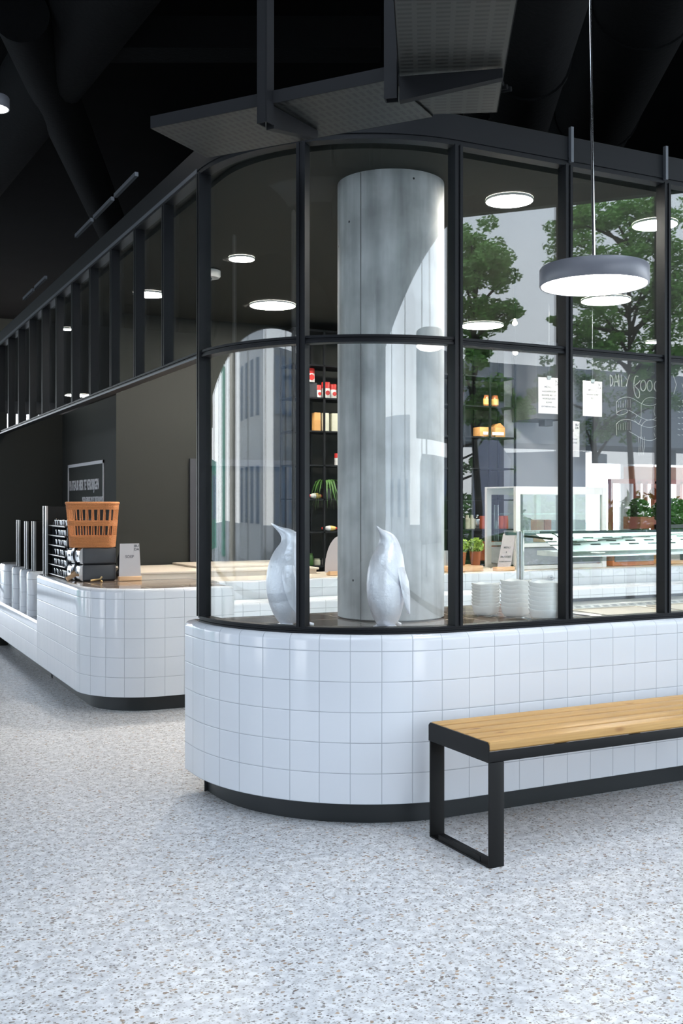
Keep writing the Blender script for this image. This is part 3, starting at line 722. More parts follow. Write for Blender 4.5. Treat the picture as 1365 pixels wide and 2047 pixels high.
# ================================================================ PENGUIN SCULPTURES
def penguin(px, D, rz, hs, label):
    x, y = loc(px, D); t = thing('penguin_sculpture', label, 'sculpture', (x, y, .8655), rz)
    sp = [(-.006, .012, .034, .036), (-.004, .03, .056, .054), (.002, .08, .080, .074), (.008, .15, .098, .086), (.008, .22, .103, .090), (.002, .285, .098, .086), (-.008, .335, .086, .075), (-.014, .372, .072, .062), (-.012, .402, .059, .051), (-.002, .428, .045, .040), (.016, .446, .029, .027), (.034, .457, .016, .015), (.054, .470, .010, .009), (.086, .494, .002, .002)]
    rings = []
    for i, (cx, cz, ra, rb) in enumerate(sp):
        a = sp[max(0, i-1)]; c = sp[min(len(sp)-1, i+1)]; tx, tz = c[0]-a[0], c[1]-a[1]; l = hypot(tx, tz); tx /= l; tz /= l
        rings.append([((cx+ra*cos(q)*tz)*hs, rb*sin(q)*hs, (cz-ra*cos(q)*tx)*hs) for q in [2*pi*k/28 for k in range(28)]])
    b = MB(); b.loft(rings); o = add('body', b, M_silver, t)
    o.modifiers.new('s', 'SUBSURF').levels = 1; o.modifiers['s'].render_levels = 1
    for s_ in (-1, 1):
        b = MB(); rr = []
        for (z, cx, wx, off) in ((.32, .0, .012, .060), (.29, -.004, .030, .078), (.23, -.010, .036, .094), (.17, -.018, .030, .100), (.11, -.030, .018, .100), (.075, -.040, .004, .100)):
            rr.append([((cx+wx*cos(q))*hs, s_*(off+.008*sin(q))*hs, z*hs) for q in [2*pi*k/14 for k in range(14)]])
        b.loft(rr); add('flipper', b, M_silver, t)
        b = MB(); rr = []
        for (xx, wx, hz) in ((-.02, .012, .020), (.02, .018, .024), (.055, .024, .012), (.078, .020, .004)):
            rr.append([(xx*hs, (s_*.035+wx*cos(q))*hs, (max(0, hz*sin(q)))*hs) for q in [2*pi*k/12 for k in range(12)]])
        b.loft(rr); add('foot', b, M_silver, t)
    b = MB(); b.loft([[((-.06-.03*k)*hs, .02*cos(q)*(1-k*.45)*hs, (.028-.010*k+.010*sin(q))*hs) for q in [2*pi*j/10 for j in range(10)]] for k in range(3)]); add('tail', b, M_silver, t)
YAW = -math.asin(SA)
penguin(577, 4.98, pi+YAW, 1.0, 'silvery penguin sculpture with raised beak beside the second mullion')
penguin(773, 4.90, pi+YAW+.9, .98, 'silvery penguin sculpture standing right before the concrete column')

# ================================================================ BOWLS
def bowl_mesh():
    b = MB(); n = 40; prof = [(.0001, .004), (.048, .004), (.064, .012), (.073, .030), (.077, .048), (.0835, .064), (.083, .066), (.080, .066), (.073, .048), (.068, .030), (.058, .017), (.044, .009), (.0001, .009)]
    base = 0
    for k, (r, z) in enumerate(prof):
        for i in range(n):
            a = 2*pi*i/n; q = 4.2; kk = (abs(cos(a))**q+abs(sin(a))**q)**(-1/q)
            lift = .007*((kk-1)/.19)*(z/.066)**2
            b.v.append(Vector((r*kk*cos(a), r*kk*sin(a), z+lift)))
    for k in range(len(prof)-1):
        for i in range(n):
            j = (i+1) % n; b.face((k*n+i, k*n+j, (k+1)*n+j, (k+1)*n+i), None, True)
    return b
bm0 = None; rnd = random.Random(5)
words = ['bottom', 'second', 'third', 'fourth', 'fifth', 'sixth', 'seventh', 'eighth', 'ninth', 'tenth']
for (px, D, n, sc, sn, rz) in ((971, 5.50, 8, .78, 'left', .5), (1031, 5.42, 7, .84, 'middle', .42), (1093, 5.20, 7, .95, 'right', .42)):
    x, y = loc(px, D)
    for k in range(n):
        lb = 'white square bowl, %s from below in the %s stack behind the glass' % (words[k], sn) if k else 'bottom white square bowl of the %s stack behind the glass' % sn
        pz = .8645+k*.0222*(1.0 if sn != 'left' else .74)
        if bm0 is None: bm0 = add('square_bowl', bowl_mesh(), M_porc); tag(bm0, lb, 'bowl', 'white bowls stacked on the serving counter'); o = bm0; o.location = (x, y, pz)
        else: o = dup(bm0, (x, y, pz), None, lb)
        o.rotation_euler = (0, 0, rz+rnd.uniform(-.02, .02)); o.scale = (sc, sc, sc)

# stainless food wells in the worktop
t = thing('food_well', 'stainless food well with perforated strip sunk in the serving counter', 'food well', (0, 0, 0))
xa, xb = 3.62, 6.4
b = MB(); b.bbox(xa, xb, 4.16, 4.98, .8635, .869, .002); add('rim', b, M_steel, t)
b = MB(); b.box(xa+.02, xb-.02, 4.60, 4.74, .869, .8715); add('perforated_strip', b, M_steel, t)
b = MB()
for k in range(40):
    for r_ in range(2):
        xx = xa+.05+k*.065+r_*.03; b = MB(); b.box(xx, xx+.036, 4.63+r_*.045, 4.648+r_*.045, .8715, .8722); add('slot', b, M_slot, t)
b = MB(); b.box(xa+.02, xb-.02, 4.96, 4.985, .869, .885); add('back_edge', b, M_blackpl, t)
for k in range(5):
    xx = xa+.06+k*.54
    b = MB(); b.ring(rrect(xx, xx+.48, 4.22, 4.56, .03), [(0, .8695), (0, .8745), (.012, .8745), (.016, .8705)], smooth=True, cap=True); add('pan', b, mat('pan_contents', (.50, .44, .34), .35, .3) if k == 0 else bpy.data.materials['pan_contents'], t)

# ================================================================ SNEEZE GUARD / GANTRY
gy = 5.35; gx = on_y(1040, gy)
t = thing('heated_gantry', 'stainless sneeze guard gantry with lit louvred canopy over the food wells', 'gantry', (0, 0, 0))
for xx in (gx, gx+2.9):
    b = MB(); b.lathe([(.024, .72), (.024, 1.28), (.0001, 1.285)], (xx, gy, 0), n=24); add('post', b, M_steel, t)
b = MB(); b.lathe([(.032, 0), (.032, .14), (.02, .145)], (gx, gy, .58), n=20)
zg = 1.272
b = MB(); b.box(gx-.02, gx+3.4, gy-.16, gy+.16, zg, zg+.010); add('glass_shelf', b, M_glass_g, t)
b = MB(); b.box(gx+.03, gx+3.4, gy-.165, gy-.157, zg-.004, zg+.012); b.box(gx+.0, gx+3.4, gy+.13, gy+.16, zg-.02, zg); add('shelf_rail', b, M_slot, t)
# louvred lit canopy: sloping panel facing the camera
cxa = on_y(1060, gy+.05); b = MB(); q = [Vector((cxa, gy-.02, zg-.014)), Vector((gx+3.4, gy-.02, zg-.014)), Vector((gx+3.4, gy-.14, zg-.118)), Vector((cxa+.09, gy-.14, zg-.118))]
b.v = q+[v+Vector((0, .012, .004)) for v in q]; b.face((0, 3, 2, 1)); b.face((4, 5, 6, 7))
for i in range(4): j = (i+1) % 4; b.face((i, j, 4+j, 4+i))
add('canopy', b, M_canlight, t)
b = MB(); b.box(cxa+.09, gx+3.4, gy-.14, gy+.10, zg-.150, zg-.120); add('canopy_base', b, M_white, t)
k = 0; xs_ = on_y(1090, gy-.08)
while k < 16:
    sl = MB(); xx = xs_+.160*k
    for r_ in range(3):
        f0 = .20+.20*r_; f1 = f0+.075
        ya, za = gy-.02-.12*f0, zg-.014-.104*f0; yb, zb_ = gy-.02-.12*f1, zg-.014-.104*f1; off = .010*r_
        q = len(sl.v); e = Vector((0, -.0025, -.002))*-1
        for (yy, zz) in ((ya, za), (yb, zb_)):
            sl.v += [Vector((xx+off, yy-.002, zz+.002)), Vector((xx+off+.085, yy-.002, zz+.002))]
        sl.face((q, q+2, q+3, q+1))
    k += 1
    add('louvre', sl, M_slot, t)
# curved glass front
b = MB(); cp = []
for k in range(9):
    a = k/8*pi/2*.9; cp.append((gy-.16-.14*sin(a), zg+.0-.20*(1-cos(a))-.004))
for (yy, zz) in cp: b.v += [Vector((gx+.12, yy, zz)), Vector((gx+3.4, yy, zz))]
for k in range(8): b.face((2*k, 2*k+2, 2*k+3, 2*k+1), None, True)
o = add('curved_glass', b, M_glass_g, t); o.modifiers.new('t', 'SOLIDIFY').thickness = .006
b = MB(); b.tube([(gx+.12, yy, zz) for (yy, zz) in cp], .004, 6); add('glass_edge', b, M_slot, t)
# second gantry arc behind card at the left of the post
b = MB(); b.tube([(gx, gy, zg-.02), (gx+.10, gy-.05, zg-.03), (gx+.14, gy-.14, zg-.04)], .007, 8); add('arm', b, M_frame, t)

# ================================================================ DISPLAY CABINET
cy0 = 7.66; cxl = on_y(1031, cy0); cxr = on_y(1212, cy0); zc0, zc1 = .866, 1.60
t = thing('display_cabinet', 'white framed glass display cabinet standing on the stepped back counter', 'cabinet', (0, 0, 0))
b = MB(); fw = .05
for xx in (cxl, (cxl+cxr)/2+.05, cxr-fw):
    for yy in (cy0, cy0+.45): b.box(xx, xx+fw, yy, yy+fw*.7, zc0, zc1)
for zz in (zc0, zc0+.20, zc1-.06):
    for yy in (cy0, cy0+.45): b.box(cxl+.001, cxr-.001, yy+.002, yy+fw*.7-.002, zz+.001, zz+(.035 if zz < 1.5 else .06))
b.box(cxl, cxr, cy0, cy0+.485, zc1, zc1+.012); add('frame', b, M_white, t)
for k in range(2):
    b = MB(); b.box(cxl+.05, cxr-.05, cy0+.04, cy0+.44, 1.16+.2*k, 1.168+.2*k); add('glass_shelf', b, M_glass_g, t)
for (xa_, xb_) in ((cxl+.05, (cxl+cxr)/2+.05), ((cxl+cxr)/2+.10, cxr-.05)):
    b = MB(); b.box(xa_, xb_, cy0+.015, cy0+.020, zc0+.235, zc1-.06); add('glass_door', b, M_glass_g, t)
b = MB(); b.box(cxl+.05, cxr-.05, cy0+.02, cy0+.45, zc0+.04, zc0+.19); add('drawer', b, M_greywall, t)
for i, (px, zz) in enumerate(((1078, 1.082), (1148, 1.082))):
    x = on_y(px, cy0+.15); b = MB(); b.bbox(x-.035, x+.035, cy0+.1, cy0+.2, 0, .045, .004)
    o = one('bread_pack', b, M_bread, ['small tan pack in the left door of the display cabinet', 'small tan pack in the right door of the display cabinet'][i], 'pack', (0, 0, 1.103))
for i, px in enumerate((1075, 1090)):
    x = on_y(px, cy0+.3); b = MB(); b.bbox(x-.04, x+.04, cy0+.26, cy0+.36, 0, .14, .004)
    one('juice_carton', b, [M_orange, M_redor][i], ['orange juice carton on the lower glass shelf of the cabinet', 'red juice carton on the lower glass shelf of the cabinet'][i], 'carton', (0, 0, 1.169))

# ================================================================ SHELF RACK
shy = 8.6; sx0 = on_y(587, shy); pitch = .303; nz0 = .593
t = thing('steel_shelf_rack', 'tall black steel grid shelf rack behind the concrete column', 'shelf')
lv = [.893-.305, .893, 1.207, 1.504, 1.813, 2.122, 2.425, 2.721, 3.035]
for k in range(9):
    for yy in (shy, shy+.28):
        b = MB(); x = sx0+k*pitch; b.box(x-.009, x+.009, yy-.009, yy+.009, 0.0, 3.04); add('upright', b, M_frame, t)
for z in lv:
    b = MB(); b.box(sx0-.009, sx0+8*pitch+.009, shy-.009, shy+.289, z-.016, z-.002); add('shelf_board' if z < 3 else 'top_frame', b, M_frame, t)
def shx(px): return on_y(px, shy+.1)
def can(px, zi, label, r=.036, h=.115, dz=0, py=None):
    t = thing('food_can', label, 'can', (shx(px), shy+.10, lv[zi]+dz), 0)
    b = MB(); b.lathe([(r*.96, 0), (r, .004), (r, h*.62)], n=18); add('label_band', b, M_wht, t)
    b = MB(); b.lathe([(r, h*.62), (r, h-.004), (r*.95, h), (.0001, h-.002)], n=18); add('top_band', b, M_red, t)
    b = MB(); b.ring([(r*.55*cos(a), r*.55*sin(a)*1.0) for a in [2*pi*k/14 for k in range(14)]], [(0, 0), (0, .004)], cap=True, M=Matrix.Translation((-.0, -r-.001, h*.33)) @ Matrix.Rotation(pi/2, 4, 'X')); add('round_emblem', b, M_red, t)
can(618, 6, 'red and white can stacked on top at the left of the rack', dz=.142, r=.05, h=.125)
can(651, 6, 'taller red and white can beside the column edge', h=.15, r=.04)
can(665, 6, 'shorter red and white can closest to the concrete column', h=.135, r=.036)
can(636, 6, 'red can half hidden behind an upright, top row', h=.12, r=.03)
b = MB(); b.bbox(-.055, .055, -.05, .05, 0, .14, .004); one('dark_box', b, M_blackpl, 'dark box under the stacked red can', 'box', (shx(620), shy+.12, lv[6]))
can(676, 4, 'red can with pale foot partly behind the column', h=.11, r=.036)
can(904, 6, 'red and white can between the column and the third mullion', h=.15, r=.036)
for px, m, lb in ((632, M_bread, 'tan paper carton, leftmost of three beside the column'), (649, M_cartonw, 'cream carton in the middle of three'), (667, M_cartonw, 'cream carton nearest the column')):
    b = MB(); b.bbox(-.032, .032, -.03, .03, 0, .17, .004); b.box(-.030, .030, -.0315, -.030, .05, .10); one('milk_carton', b, m, lb, 'carton', (shx(px), shy+.1, lv[5]))
def fish(px, zi, label, fl=1):
    t = thing('squeeze_bottle', label, 'bottle', (shx(px), shy+.06, lv[zi]+.024), 0)
    R = Matrix.Rotation(pi/2*fl, 4, 'Y')
    for nm, m, pr in (('cap', M_red, [(.0001, -.085), (.010, -.08), (.012, -.05)]), ('neck', M_wht, [(.012, -.05), (.022, -.03), (.026, .0)]), ('body', M_yel, [(.026, .0), (.024, .03), (.016, .055)]), ('foot', M_red, [(.016, .055), (.008, .075), (.0001, .08)])):
        b = MB(); b.lathe(pr, n=14, M=R); add(nm, b, m, t)
fish(626, 3, 'red white and yellow squeeze bottle lying on the higher shelf'); fish(655, 2, 'red white and yellow squeeze bottle lying on the lower shelf'); 
for px, m, lb in ((619, M_green, 'green glass jar on the lowest visible shelf'), (633, M_cartonw, 'squat pale jar beside the green one'), (650, M_pinkpaper, 'squat pinkish tub near the column')):
    b = MB(); h = .11 if m == M_green else .06; b.lathe([(.030, 0), (.034, .006), (.034, h*.75), (.026, h*.85), (.028, h), (.0001, h)], n=16); one('jar', b, m, lb, 'jar', (shx(px), shy+.1, lv[1]))
for px, lb in ((973, 'left brown jar with yellow label on the rack right of the column'), (989, 'right brown jar with yellow label on the rack right of the column')):
    t = thing('labelled_jar', lb, 'jar', (shx(px), shy+.1, lv[6])); r, h = .036, .11
    b = MB(); b.lathe([(r*.9, 0), (r, .01), (r, h*.8), (r*.8, h*.92)], n=18); add('glass_body', b, M_jar, t)
    b = MB(); b.lathe([(r+.001, h*.2), (r+.001, h*.72)], n=18); add('paper_label', b, M_yel, t)
    b = MB(); b.lathe([(r*.85, h*.92), (r*.85, h*1.05), (.0001, h*1.05)], n=18); add('lid', b, M_jar, t)
for px, lb, pk in ((962, 'cubic tan box on the rack right of the column', 0), (993, 'gable topped tan box with white band on the rack', 1)):
    t = thing('bakery_box', lb, 'box', (shx(px), shy+.1, lv[5])); b = MB(); b.bbox(-.06, .06, -.06, .06, 0, .095, .004)
    if pk: b.v += []; q = len(b.v); b.v += [Vector(p) for p in ((-.06, -.06, .095), (.06, -.06, .095), (.06, .06, .095), (-.06, .06, .095), (-.0, -.06, .14), (0, .06, .14))]; b.face((q, q+1, q+4)); b.face((q+2, q+3, q+5)); b.face((q+1, q+2, q+5, q+4)); b.face((q+3, q, q+4, q+5))
    add('carton_body', b, M_bread, t)
    b = MB(); b.box(-.1 if pk else -.02, .04, -.064, -.061, .02, .05); add('band', b, M_wht, t)
for px, m, nm, lb in ((934, M_cartonw, 'spice_jar', 'pale spice jar at the left of the lower rack'), (943, M_cartonw, 'spice_jar', 'second pale spice jar beside the orange capped bottle'), (953, M_chrome, 'sauce_bottle', 'small bottle with orange cap on the lower rack'), (963, M_redor, 'tin', 'orange red tin right of the capped bottle'), (974, M_redor, 'tin', 'orange red tin in the middle of the lower rack'), (1001, M_redor, 'tin', 'orange red tin left of the last one'), (1010, M_redor, 'tin', 'last orange red tin at the right of the lower rack')):
    b = MB(); h = .14 if nm != 'tin' else .13; r = .030; b.lathe([(r*.9, 0), (r, .006), (r, h*.7), (r*(.9 if nm == 'tin' else .55), h*.82), (r*(.9 if nm == 'tin' else .5), h), (.0001, h)], n=16)
    one(nm, b, m, lb, nm.split('_')[-1], (shx(px), shy+.1, lv[2]))
for k, (px, z_) in enumerate(((968, 1), (975, 1), (1003, 1))):
    b = MB(); b.bbox(-.05, .05, -.05, .05, 0, .19, .004); one('red_carton', b, M_redor, ['red carton behind the basil pots', 'red carton just right of the basil leaves', 'red carton beside the slanted menu card'][k], 'carton', (shx(px-6 if k == 0 else px+6), shy+.1, lv[1]))

# leaf helpers
def leaves(b, c, rad, n, size, rnd, flat=1.0):
    for _ in range(n):
        while True:
            p = Vector((rnd.uniform(-1, 1), rnd.uniform(-1, 1), rnd.uniform(-1, 1)))
            if p.length <= 1: break
        p = Vector((c[0]+p.x*rad[0], c[1]+p.y*rad[1], c[2]+p.z*rad[2]))
        a = Vector((rnd.gauss(0, 1), rnd.gauss(0, 1), rnd.gauss(0, .6))).normalized(); s = size*rnd.uniform(.6, 1.3)
        u = a.cross(Vector((rnd.gauss(0, 1), rnd.gauss(0, 1), rnd.gauss(0, 1)))).normalized()
        q = len(b.v); b.v += [p-a*s, p-u*s*.45+a*s*.1, p+a*s, p+u*s*.45+a*s*.1]; b.face((q, q+1, q+2, q+3))
# hanging spider plant
rnd = random.Random(9)
px_, pz_ = shx(648), lv[4]
t = thing('spider_plant', 'dark green plant with long arching leaves drooping on the rack', 'plant', (px_, shy+.06, lv[3]))
b = MB(); b.lathe([(.04, 0), (.055, .09), (.05, .09), (.04, .08)], n=18); add('pot', b, M_blackpl, t)
b = MB()
for k in range(26):
    a = rnd.uniform(0, 2*pi); L_ = rnd.uniform(.16, .26); pts = []
    for i in range(8):
        s_ = i/7; rr_ = L_*s_; zz = .09+.14*sin(min(1, s_*1.2)*pi*.6)-.30*s_**2.4*rnd.uniform(.8, 1.1)
        pts.append(Vector((rr_*cos(a), rr_*sin(a)*.55-.05*s_, zz)))
    sd = Vector((-sin(a), cos(a), 0)); q = len(b.v)
    for i, p in enumerate(pts): wv = .010*sin(pi*min(.98, i/7+.08)); b.v += [p-sd*wv, p+sd*wv+Vector((0, 0, .004))]
    for i in range(7): b.face((q+2*i, q+2*i+1, q+2*i+3, q+2*i+2), None, True)
add('foliage', b, M_green, t)

# ================================================================ ON THE BACK COUNTER
bz = .866
def bcx(px, y=7.8): return on_y(px, y)
t = thing('wooden_tray', 'orange wooden tray under the basil pots on the back counter', 'tray', (0, 0, 0))
xa, xb = bcx(895, 7.65), bcx(965, 7.65); b = MB(); b.bbox(xa, xb, 7.64, 7.86, bz, bz+.05, .004); add('board', b, M_ltwood, t)
for px, lb in ((920, 'leafy basil plant in a dark pot, left on the wooden tray'), (950, 'leafy basil plant in a dark pot, right on the wooden tray')):
    t = thing('potted_basil', lb, 'plant', (bcx(px, 7.75), 7.75, bz+.05)); b = MB(); b.lathe([(.04, 0), (.055, .12), (.05, .12), (.045, .10)], n=20); add('pot', b, M_jar, t)
    b = MB(); leaves(b, (0, 0, .17), (.070, .070, .075), 380, .018, rnd); add('foliage', b, M_basil, t)
t = thing('steel_pot', 'small grey steel container at the left end of the wooden tray', 'container', (bcx(893, 7.78), 7.78, bz+.05)); b = MB(); b.lathe([(.035, 0), (.04, .13), (.037, .13), (.033, .01), (.0001, .01)], n=20); add('body', b, M_steel, t)
# slanted menu card with wooden foot
def card(px, y, w_, h_, lines, label, tilt=.22, shear=0, m=M_pinkpaper, basew=None, z0=bz, rounded=False):
    x = on_y(px, y); t = thing('menu_card', label, 'card', (x, y, z0)); bw = basew or w_*1.2
    b = MB(); b.bbox(-bw/2, bw/2, -.035, .035, 0, .034, .003); add('wooden_foot', b, M_ltwood, t)
    T = Matrix.Translation((0, 0, .025)) @ Matrix.Rotation(-tilt, 4, 'X') @ Matrix(((1, 0, shear, 0), (0, 1, 0, 0), (0, 0, 1, 0), (0, 0, 0, 1)))
    b = MB()
    if rounded:
        pts = [(-w_/2, 0)]+[(w_/2*-cos(a), h_*(sin(a))) for a in [pi*k/24 for k in range(1, 24)]]+[(w_/2, 0)]
    else: pts = [(-w_/2, 0), (w_/2, 0), (w_/2*.9, h_), (-w_/2*.9, h_)]; pts = list(reversed(pts))
    n = len(pts)
    for yy in (-.0012, .0012):
        for p in pts: b.v.append(T @ Vector((p[0], yy, p[1])))
    b.face(list(reversed(range(n)))[::-1] if False else list(range(n))[::-1][::-1]); b.face([n+i for i in reversed(range(n))])
    for i in range(n): j = (i+1) % n; b.face((i, n+i, n+j, j))
    add('sheet', b, m, t)
    for (tx, zz, sz, mm) in lines:
        text_obj('printed_line', tx, sz, mm, T @ Matrix.Translation((0, -.0022, zz)) @ Matrix.Rotation(pi/2, 4, 'X'), t, .0003, 'CENTER')
    return t
card(1007, 7.62, .145, .30, [('MENU', .17, .026, M_ink), ('&', .13, .022, M_ink), ('BROODJES', .09, .024, M_ink), ('WARME DRANKEN', .05, .015, M_ink)], 'pinkish menu card on a wooden foot leaning at the gantry post', .12, .28, basew=.19)
card(682, 7.75, .30, .30, [], 'pale half round card on a wooden foot partly hidden by the column', .05, 0, basew=.24, rounded=True)
card(1350, 7.75, .12, .24, [], 'plain pale card on a wooden foot at the right edge', .05, 0, basew=.18)
b = MB(); xa, xb = bcx(1213, 7.8), bcx(1296, 7.8); t = thing('serving_box', 'wide low wooden box with a grey front, right of the display cabinet', 'box', (0, 0, 0))
b.bbox(xa, xb, 7.72, 7.95, bz, bz+.15, .004); add('wooden_body', b, M_orange, t); b = MB(); b.bbox(xa+.02, xb-.02, 7.705, 7.72, bz+.04, bz+.12, .003); add('front_panel', b, M_greywall, t)
b = MB(); xa = bcx(1300, 7.9); b.bbox(xa, xa+.12, 7.85, 8.0, bz, bz+.21, .004); one('brown_carton', b, M_bread, 'brown carton between the serving box and the plain card', 'carton')
b = MB(); t = thing('tap_fitting', 'small round chrome fitting on the back counter wall above the bowls', 'fitting', (on_y(1096, 7.5), 7.47, .80)); b.lathe([(.022, -.02), (.022, .02), (.0001, .02)], n=18, M=Matrix.Rotation(pi/2, 4, 'X')); add('disc', b, M_chrome, t); b = MB(); b.lathe([(.010, .0), (.010, .045), (.0001, .045)], n=12, M=Matrix.Rotation(pi/2, 4, 'X')); add('knob', b, M_chrome, t)
# glass tube column at x~992
t = thing('glass_dispenser', 'tall narrow glass dispenser tube glinting right of the basil', 'dispenser', (on_y(992, 8.2), 8.2, bz)); b = MB(); b.lathe([(.022, 0), (.022, .58), (.0001, .58)], n=18); add('tube', b, M_glass_g, t); b = MB(); b.lathe([(.03, 0), (.03, .04), (.0001, .04)], n=18); add('base', b, M_steel, t)

# ================================================================ CLIPBOARDS, CHALKBOARD, HOOD
def clip(px, py0, py1, label, lines, rz=0.0, y=6.95):
    x = on_y(px, y); D = dep(x, y); z1 = zed(py0, D); h_ = .297; t = thing('menu_sheet', label, 'sheet', (x, y, z1), rz, None)
    b = MB(); b.box(-.105, .105, -.001, .001, -h_, 0); add('paper', b, M_paper, t)
    b = MB(); b.box(-.020, .020, -.006, .006, -.012, .014); add('clip', b, M_steel, t)
    b = MB(); b.tube([(0, 0, .014), (0, 0, 3.11-z1)], .0018, 5); add('string', b, M_frame_lt, t)
    for (tx, zz, sz) in lines: text_obj('printed_line', tx, sz, M_inkl, Matrix.Translation((0, -.0016, -zz)) @ Matrix.Rotation(pi/2, 4, 'X'), t, .0002, 'CENTER')
    text_obj('logo', 'BU\nDA', .026, M_ink, Matrix.Translation((.078, -.0016, -.036)) @ Matrix.Rotation(pi/2, 4, 'X'), t, .0002, 'CENTER')
clip(1097, 755, 828, 'menu sheet with five text lines, hanging left of the fourth mullion', [('MENU 1', .085, .026), ('AARDAPPELSOEP', .120, .019), ('BROODJE MET KIP', .150, .018), ('WORTELPUREE', .180, .019), ('KOFFIE', .210, .019), ('OF THEE EN GEBAK', .245, .017)], -.03)
clip(1184, 762, 833, 'menu sheet with two text lines, hanging right of the fourth mullion', [('MENU 2', .085, .026), ('VISPANNETJE MET', .120, .018), ('RIJST', .150, .019)], .03)
clip(1138, 842, 912, 'lower menu sheet partly behind the fourth mullion', [('MENU 3', .085, .026), ('SOEP', .120, .019), ('SALADE MET KAAS', .155, .019), ('BROOD EN BOTER', .185, .019), ('OF', .215, .018), ('DESSERT', .25, .019)], 0)
b = MB(); xa, xb = on_y(1066, 8.6), on_y(1124, 8.6); t = thing('extractor_box', 'dark box shaped extractor on the grey wall behind the menu sheets', 'extractor'); b.bbox(xa, xb, 8.55, 8.97, zed(838, 10.6), 3.1, .006); add('casing', b, M_board, t)
b = MB(); b.box((xa+xb)/2-.04, (xa+xb)/2+.06, 8.6, 8.7, zed(850, 10.6), zed(838, 10.6)); add('outlet', b, M_board, t)
cby = 8.78; bxa, bxb = on_y(1186, cby), 11.2; Dm = dep(on_y(1270, cby), cby)
t = thing('chalkboard', 'wide dark chalkboard with white lettering and ribbon drawing hanging at right', 'chalkboard')
b = MB(); b.box(bxa, bxb, cby+.001, cby+.03, zed(928, Dm), 3.10); add('board', b, M_board, t)
Z_ = lambda px, py: zed(py, dep(on_y(px, cby), cby))
def stroke(bb, pts, r=.006):
    r *= .7
    if len(pts) > 4:
        for _ in range(2):
            q = [pts[0]]
            for a, c in zip(pts, pts[1:]): q += [(a[0]*.75+c[0]*.25, a[1]*.75+c[1]*.25), (a[0]*.25+c[0]*.75, a[1]*.25+c[1]*.75)]
            pts = q+[pts[-1]]
    P = [(on_y(1180+a/7.38, cby), cby-.003, Z_(1180+a/7.38, 720+c/7.38)) for (a, c) in pts]
    bb.tube(P, r, 5)
b = MB()
for pts in ([(285, 215), (290, 390)], [(345, 390), (370, 215), (415, 390)], [(345, 320), (400, 320)], [(410, 215), (420, 390)], [(450, 215), (460, 395), (500, 390)], [(500, 240), (545, 300), (575, 215)], [(545, 300), (525, 390)],):
    stroke(b, pts, .008)
stroke(b, [(285, 215), (322, 250), (330, 310), (318, 360), (290, 390)], .008)
add('daily_lettering', b, M_chalk, t)
def cir(cx, cy, rx, ry, a0=0, a1=2*pi, n=18): return [(cx+rx*cos(a0+(a1-a0)*k/n), cy+ry*sin(a0+(a1-a0)*k/n)) for k in range(n+1)]
b = MB()
for pts in ([(700, 240), (660, 230), (640, 300), (635, 420), (655, 520), (700, 570), (725, 520), (715, 440), (640, 380), (700, 340), (730, 300)], cir(775, 375, 40, 80), cir(870, 380, 38, 80), cir(975, 385, 38, 75), [(1015, 240), (1018, 460)]): stroke(b, pts, .008)
add('food_lettering', b, M_chalk, t)
b = MB()
for dy, s_ in ((0, 1), (330, .92)):
    rib = [(380, 620), (420, 570), (520, 540), (620, 560), (740, 640), (850, 680), (960, 660), (1000, 600), (960, 555), (880, 545), (800, 570), (745, 650)]
    low = [(385, 800), (430, 815), (520, 790), (565, 740), (480, 725), (390, 770)]
    und = [(565, 740), (640, 780), (740, 850), (850, 890), (950, 870), (995, 800)]
    for pts in (rib, low, und, [(380, 620), (385, 800)], [(1000, 600), (995, 800)], [(745, 650), (745, 850)], [(945, 680), (935, 760), (950, 820)]):
        if dy and pts in (low,): continue
        stroke(b, [(p[0], (p[1]-540)*s_+540+dy) for p in pts], .005)
    for k in range(6): stroke(b, [(410+k*35, 600+dy-(k-2)*8), (410+k*35, 700+dy)], .003)
stroke(b, [(680, 820), (640, 880), (710, 950), (745, 870)], .005)
for k in range(4): stroke(b, [(700+k*30, 1130), (715+k*25, 1260), (710+k*22, 1400)], .004)
add('ribbon_drawing', b, M_chalk, t)
b = MB()
for k, (zx, zy) in enumerate(((1215, 210), (1345, 340))): stroke(b, [(zx, zy), (zx+50, zy+150), (zx+10, zy+290)], .008)
for r_ in range(7):
    for c_ in range(3): stroke(b, [(1285+c_*60, 590+r_*85), (1320+c_*60, 600+r_*85)], .006)
add('price_list', b, M_chalk, t)

# ================================================================ ORANGE FRAME AND PLANTERS BEYOND
oy = 12.0
t = thing('steel_portal', 'orange painted steel portal in the room beyond the kitchen', 'frame')
D = dep(on_y(1290, oy), oy)
def ox(px): return on_y(px, oy)
b = MB(); b.box(ox(1222), 12.4, oy, oy+.08, zed(967, D), zed(958, D)); add('crossbeam', b, M_redor, t)
b = MB(); b.box(ox(1274), 12.4, oy+.1, oy+.3, zed(962, D), zed(932, D)); add('lintel', b, M_orange, t)
for px, w_ in ((1224, .03), (1277, .07), (1293, .03), (1312, .08), (1362, .06)): b = MB(); b.box(ox(px)-w_/2, ox(px)+w_/2, oy+.0, oy+.08, 0, zed(962, D)); add('post', b, M_redor, t)
b = MB(); b.lathe([(.0001, -.09), (.06, -.07), (.095, 0), (.06, .07), (.0001, .09)], n=24); b.tube([(0, 0, .08), (0, 0, 3.113-zed(988, D))], .01, 8); one('orange_lantern', b, M_redor, 'round orange lantern in front of the orange posts', 'lantern', (ox(1293), oy-.15, zed(988, D)))
b = MB(); b.lathe([(.14, 0), (.14, 2.6)], n=32); one('white_column', b, M_white, 'round white column behind the orange beam', 'column', (*loc(1254, 17.5), 0))
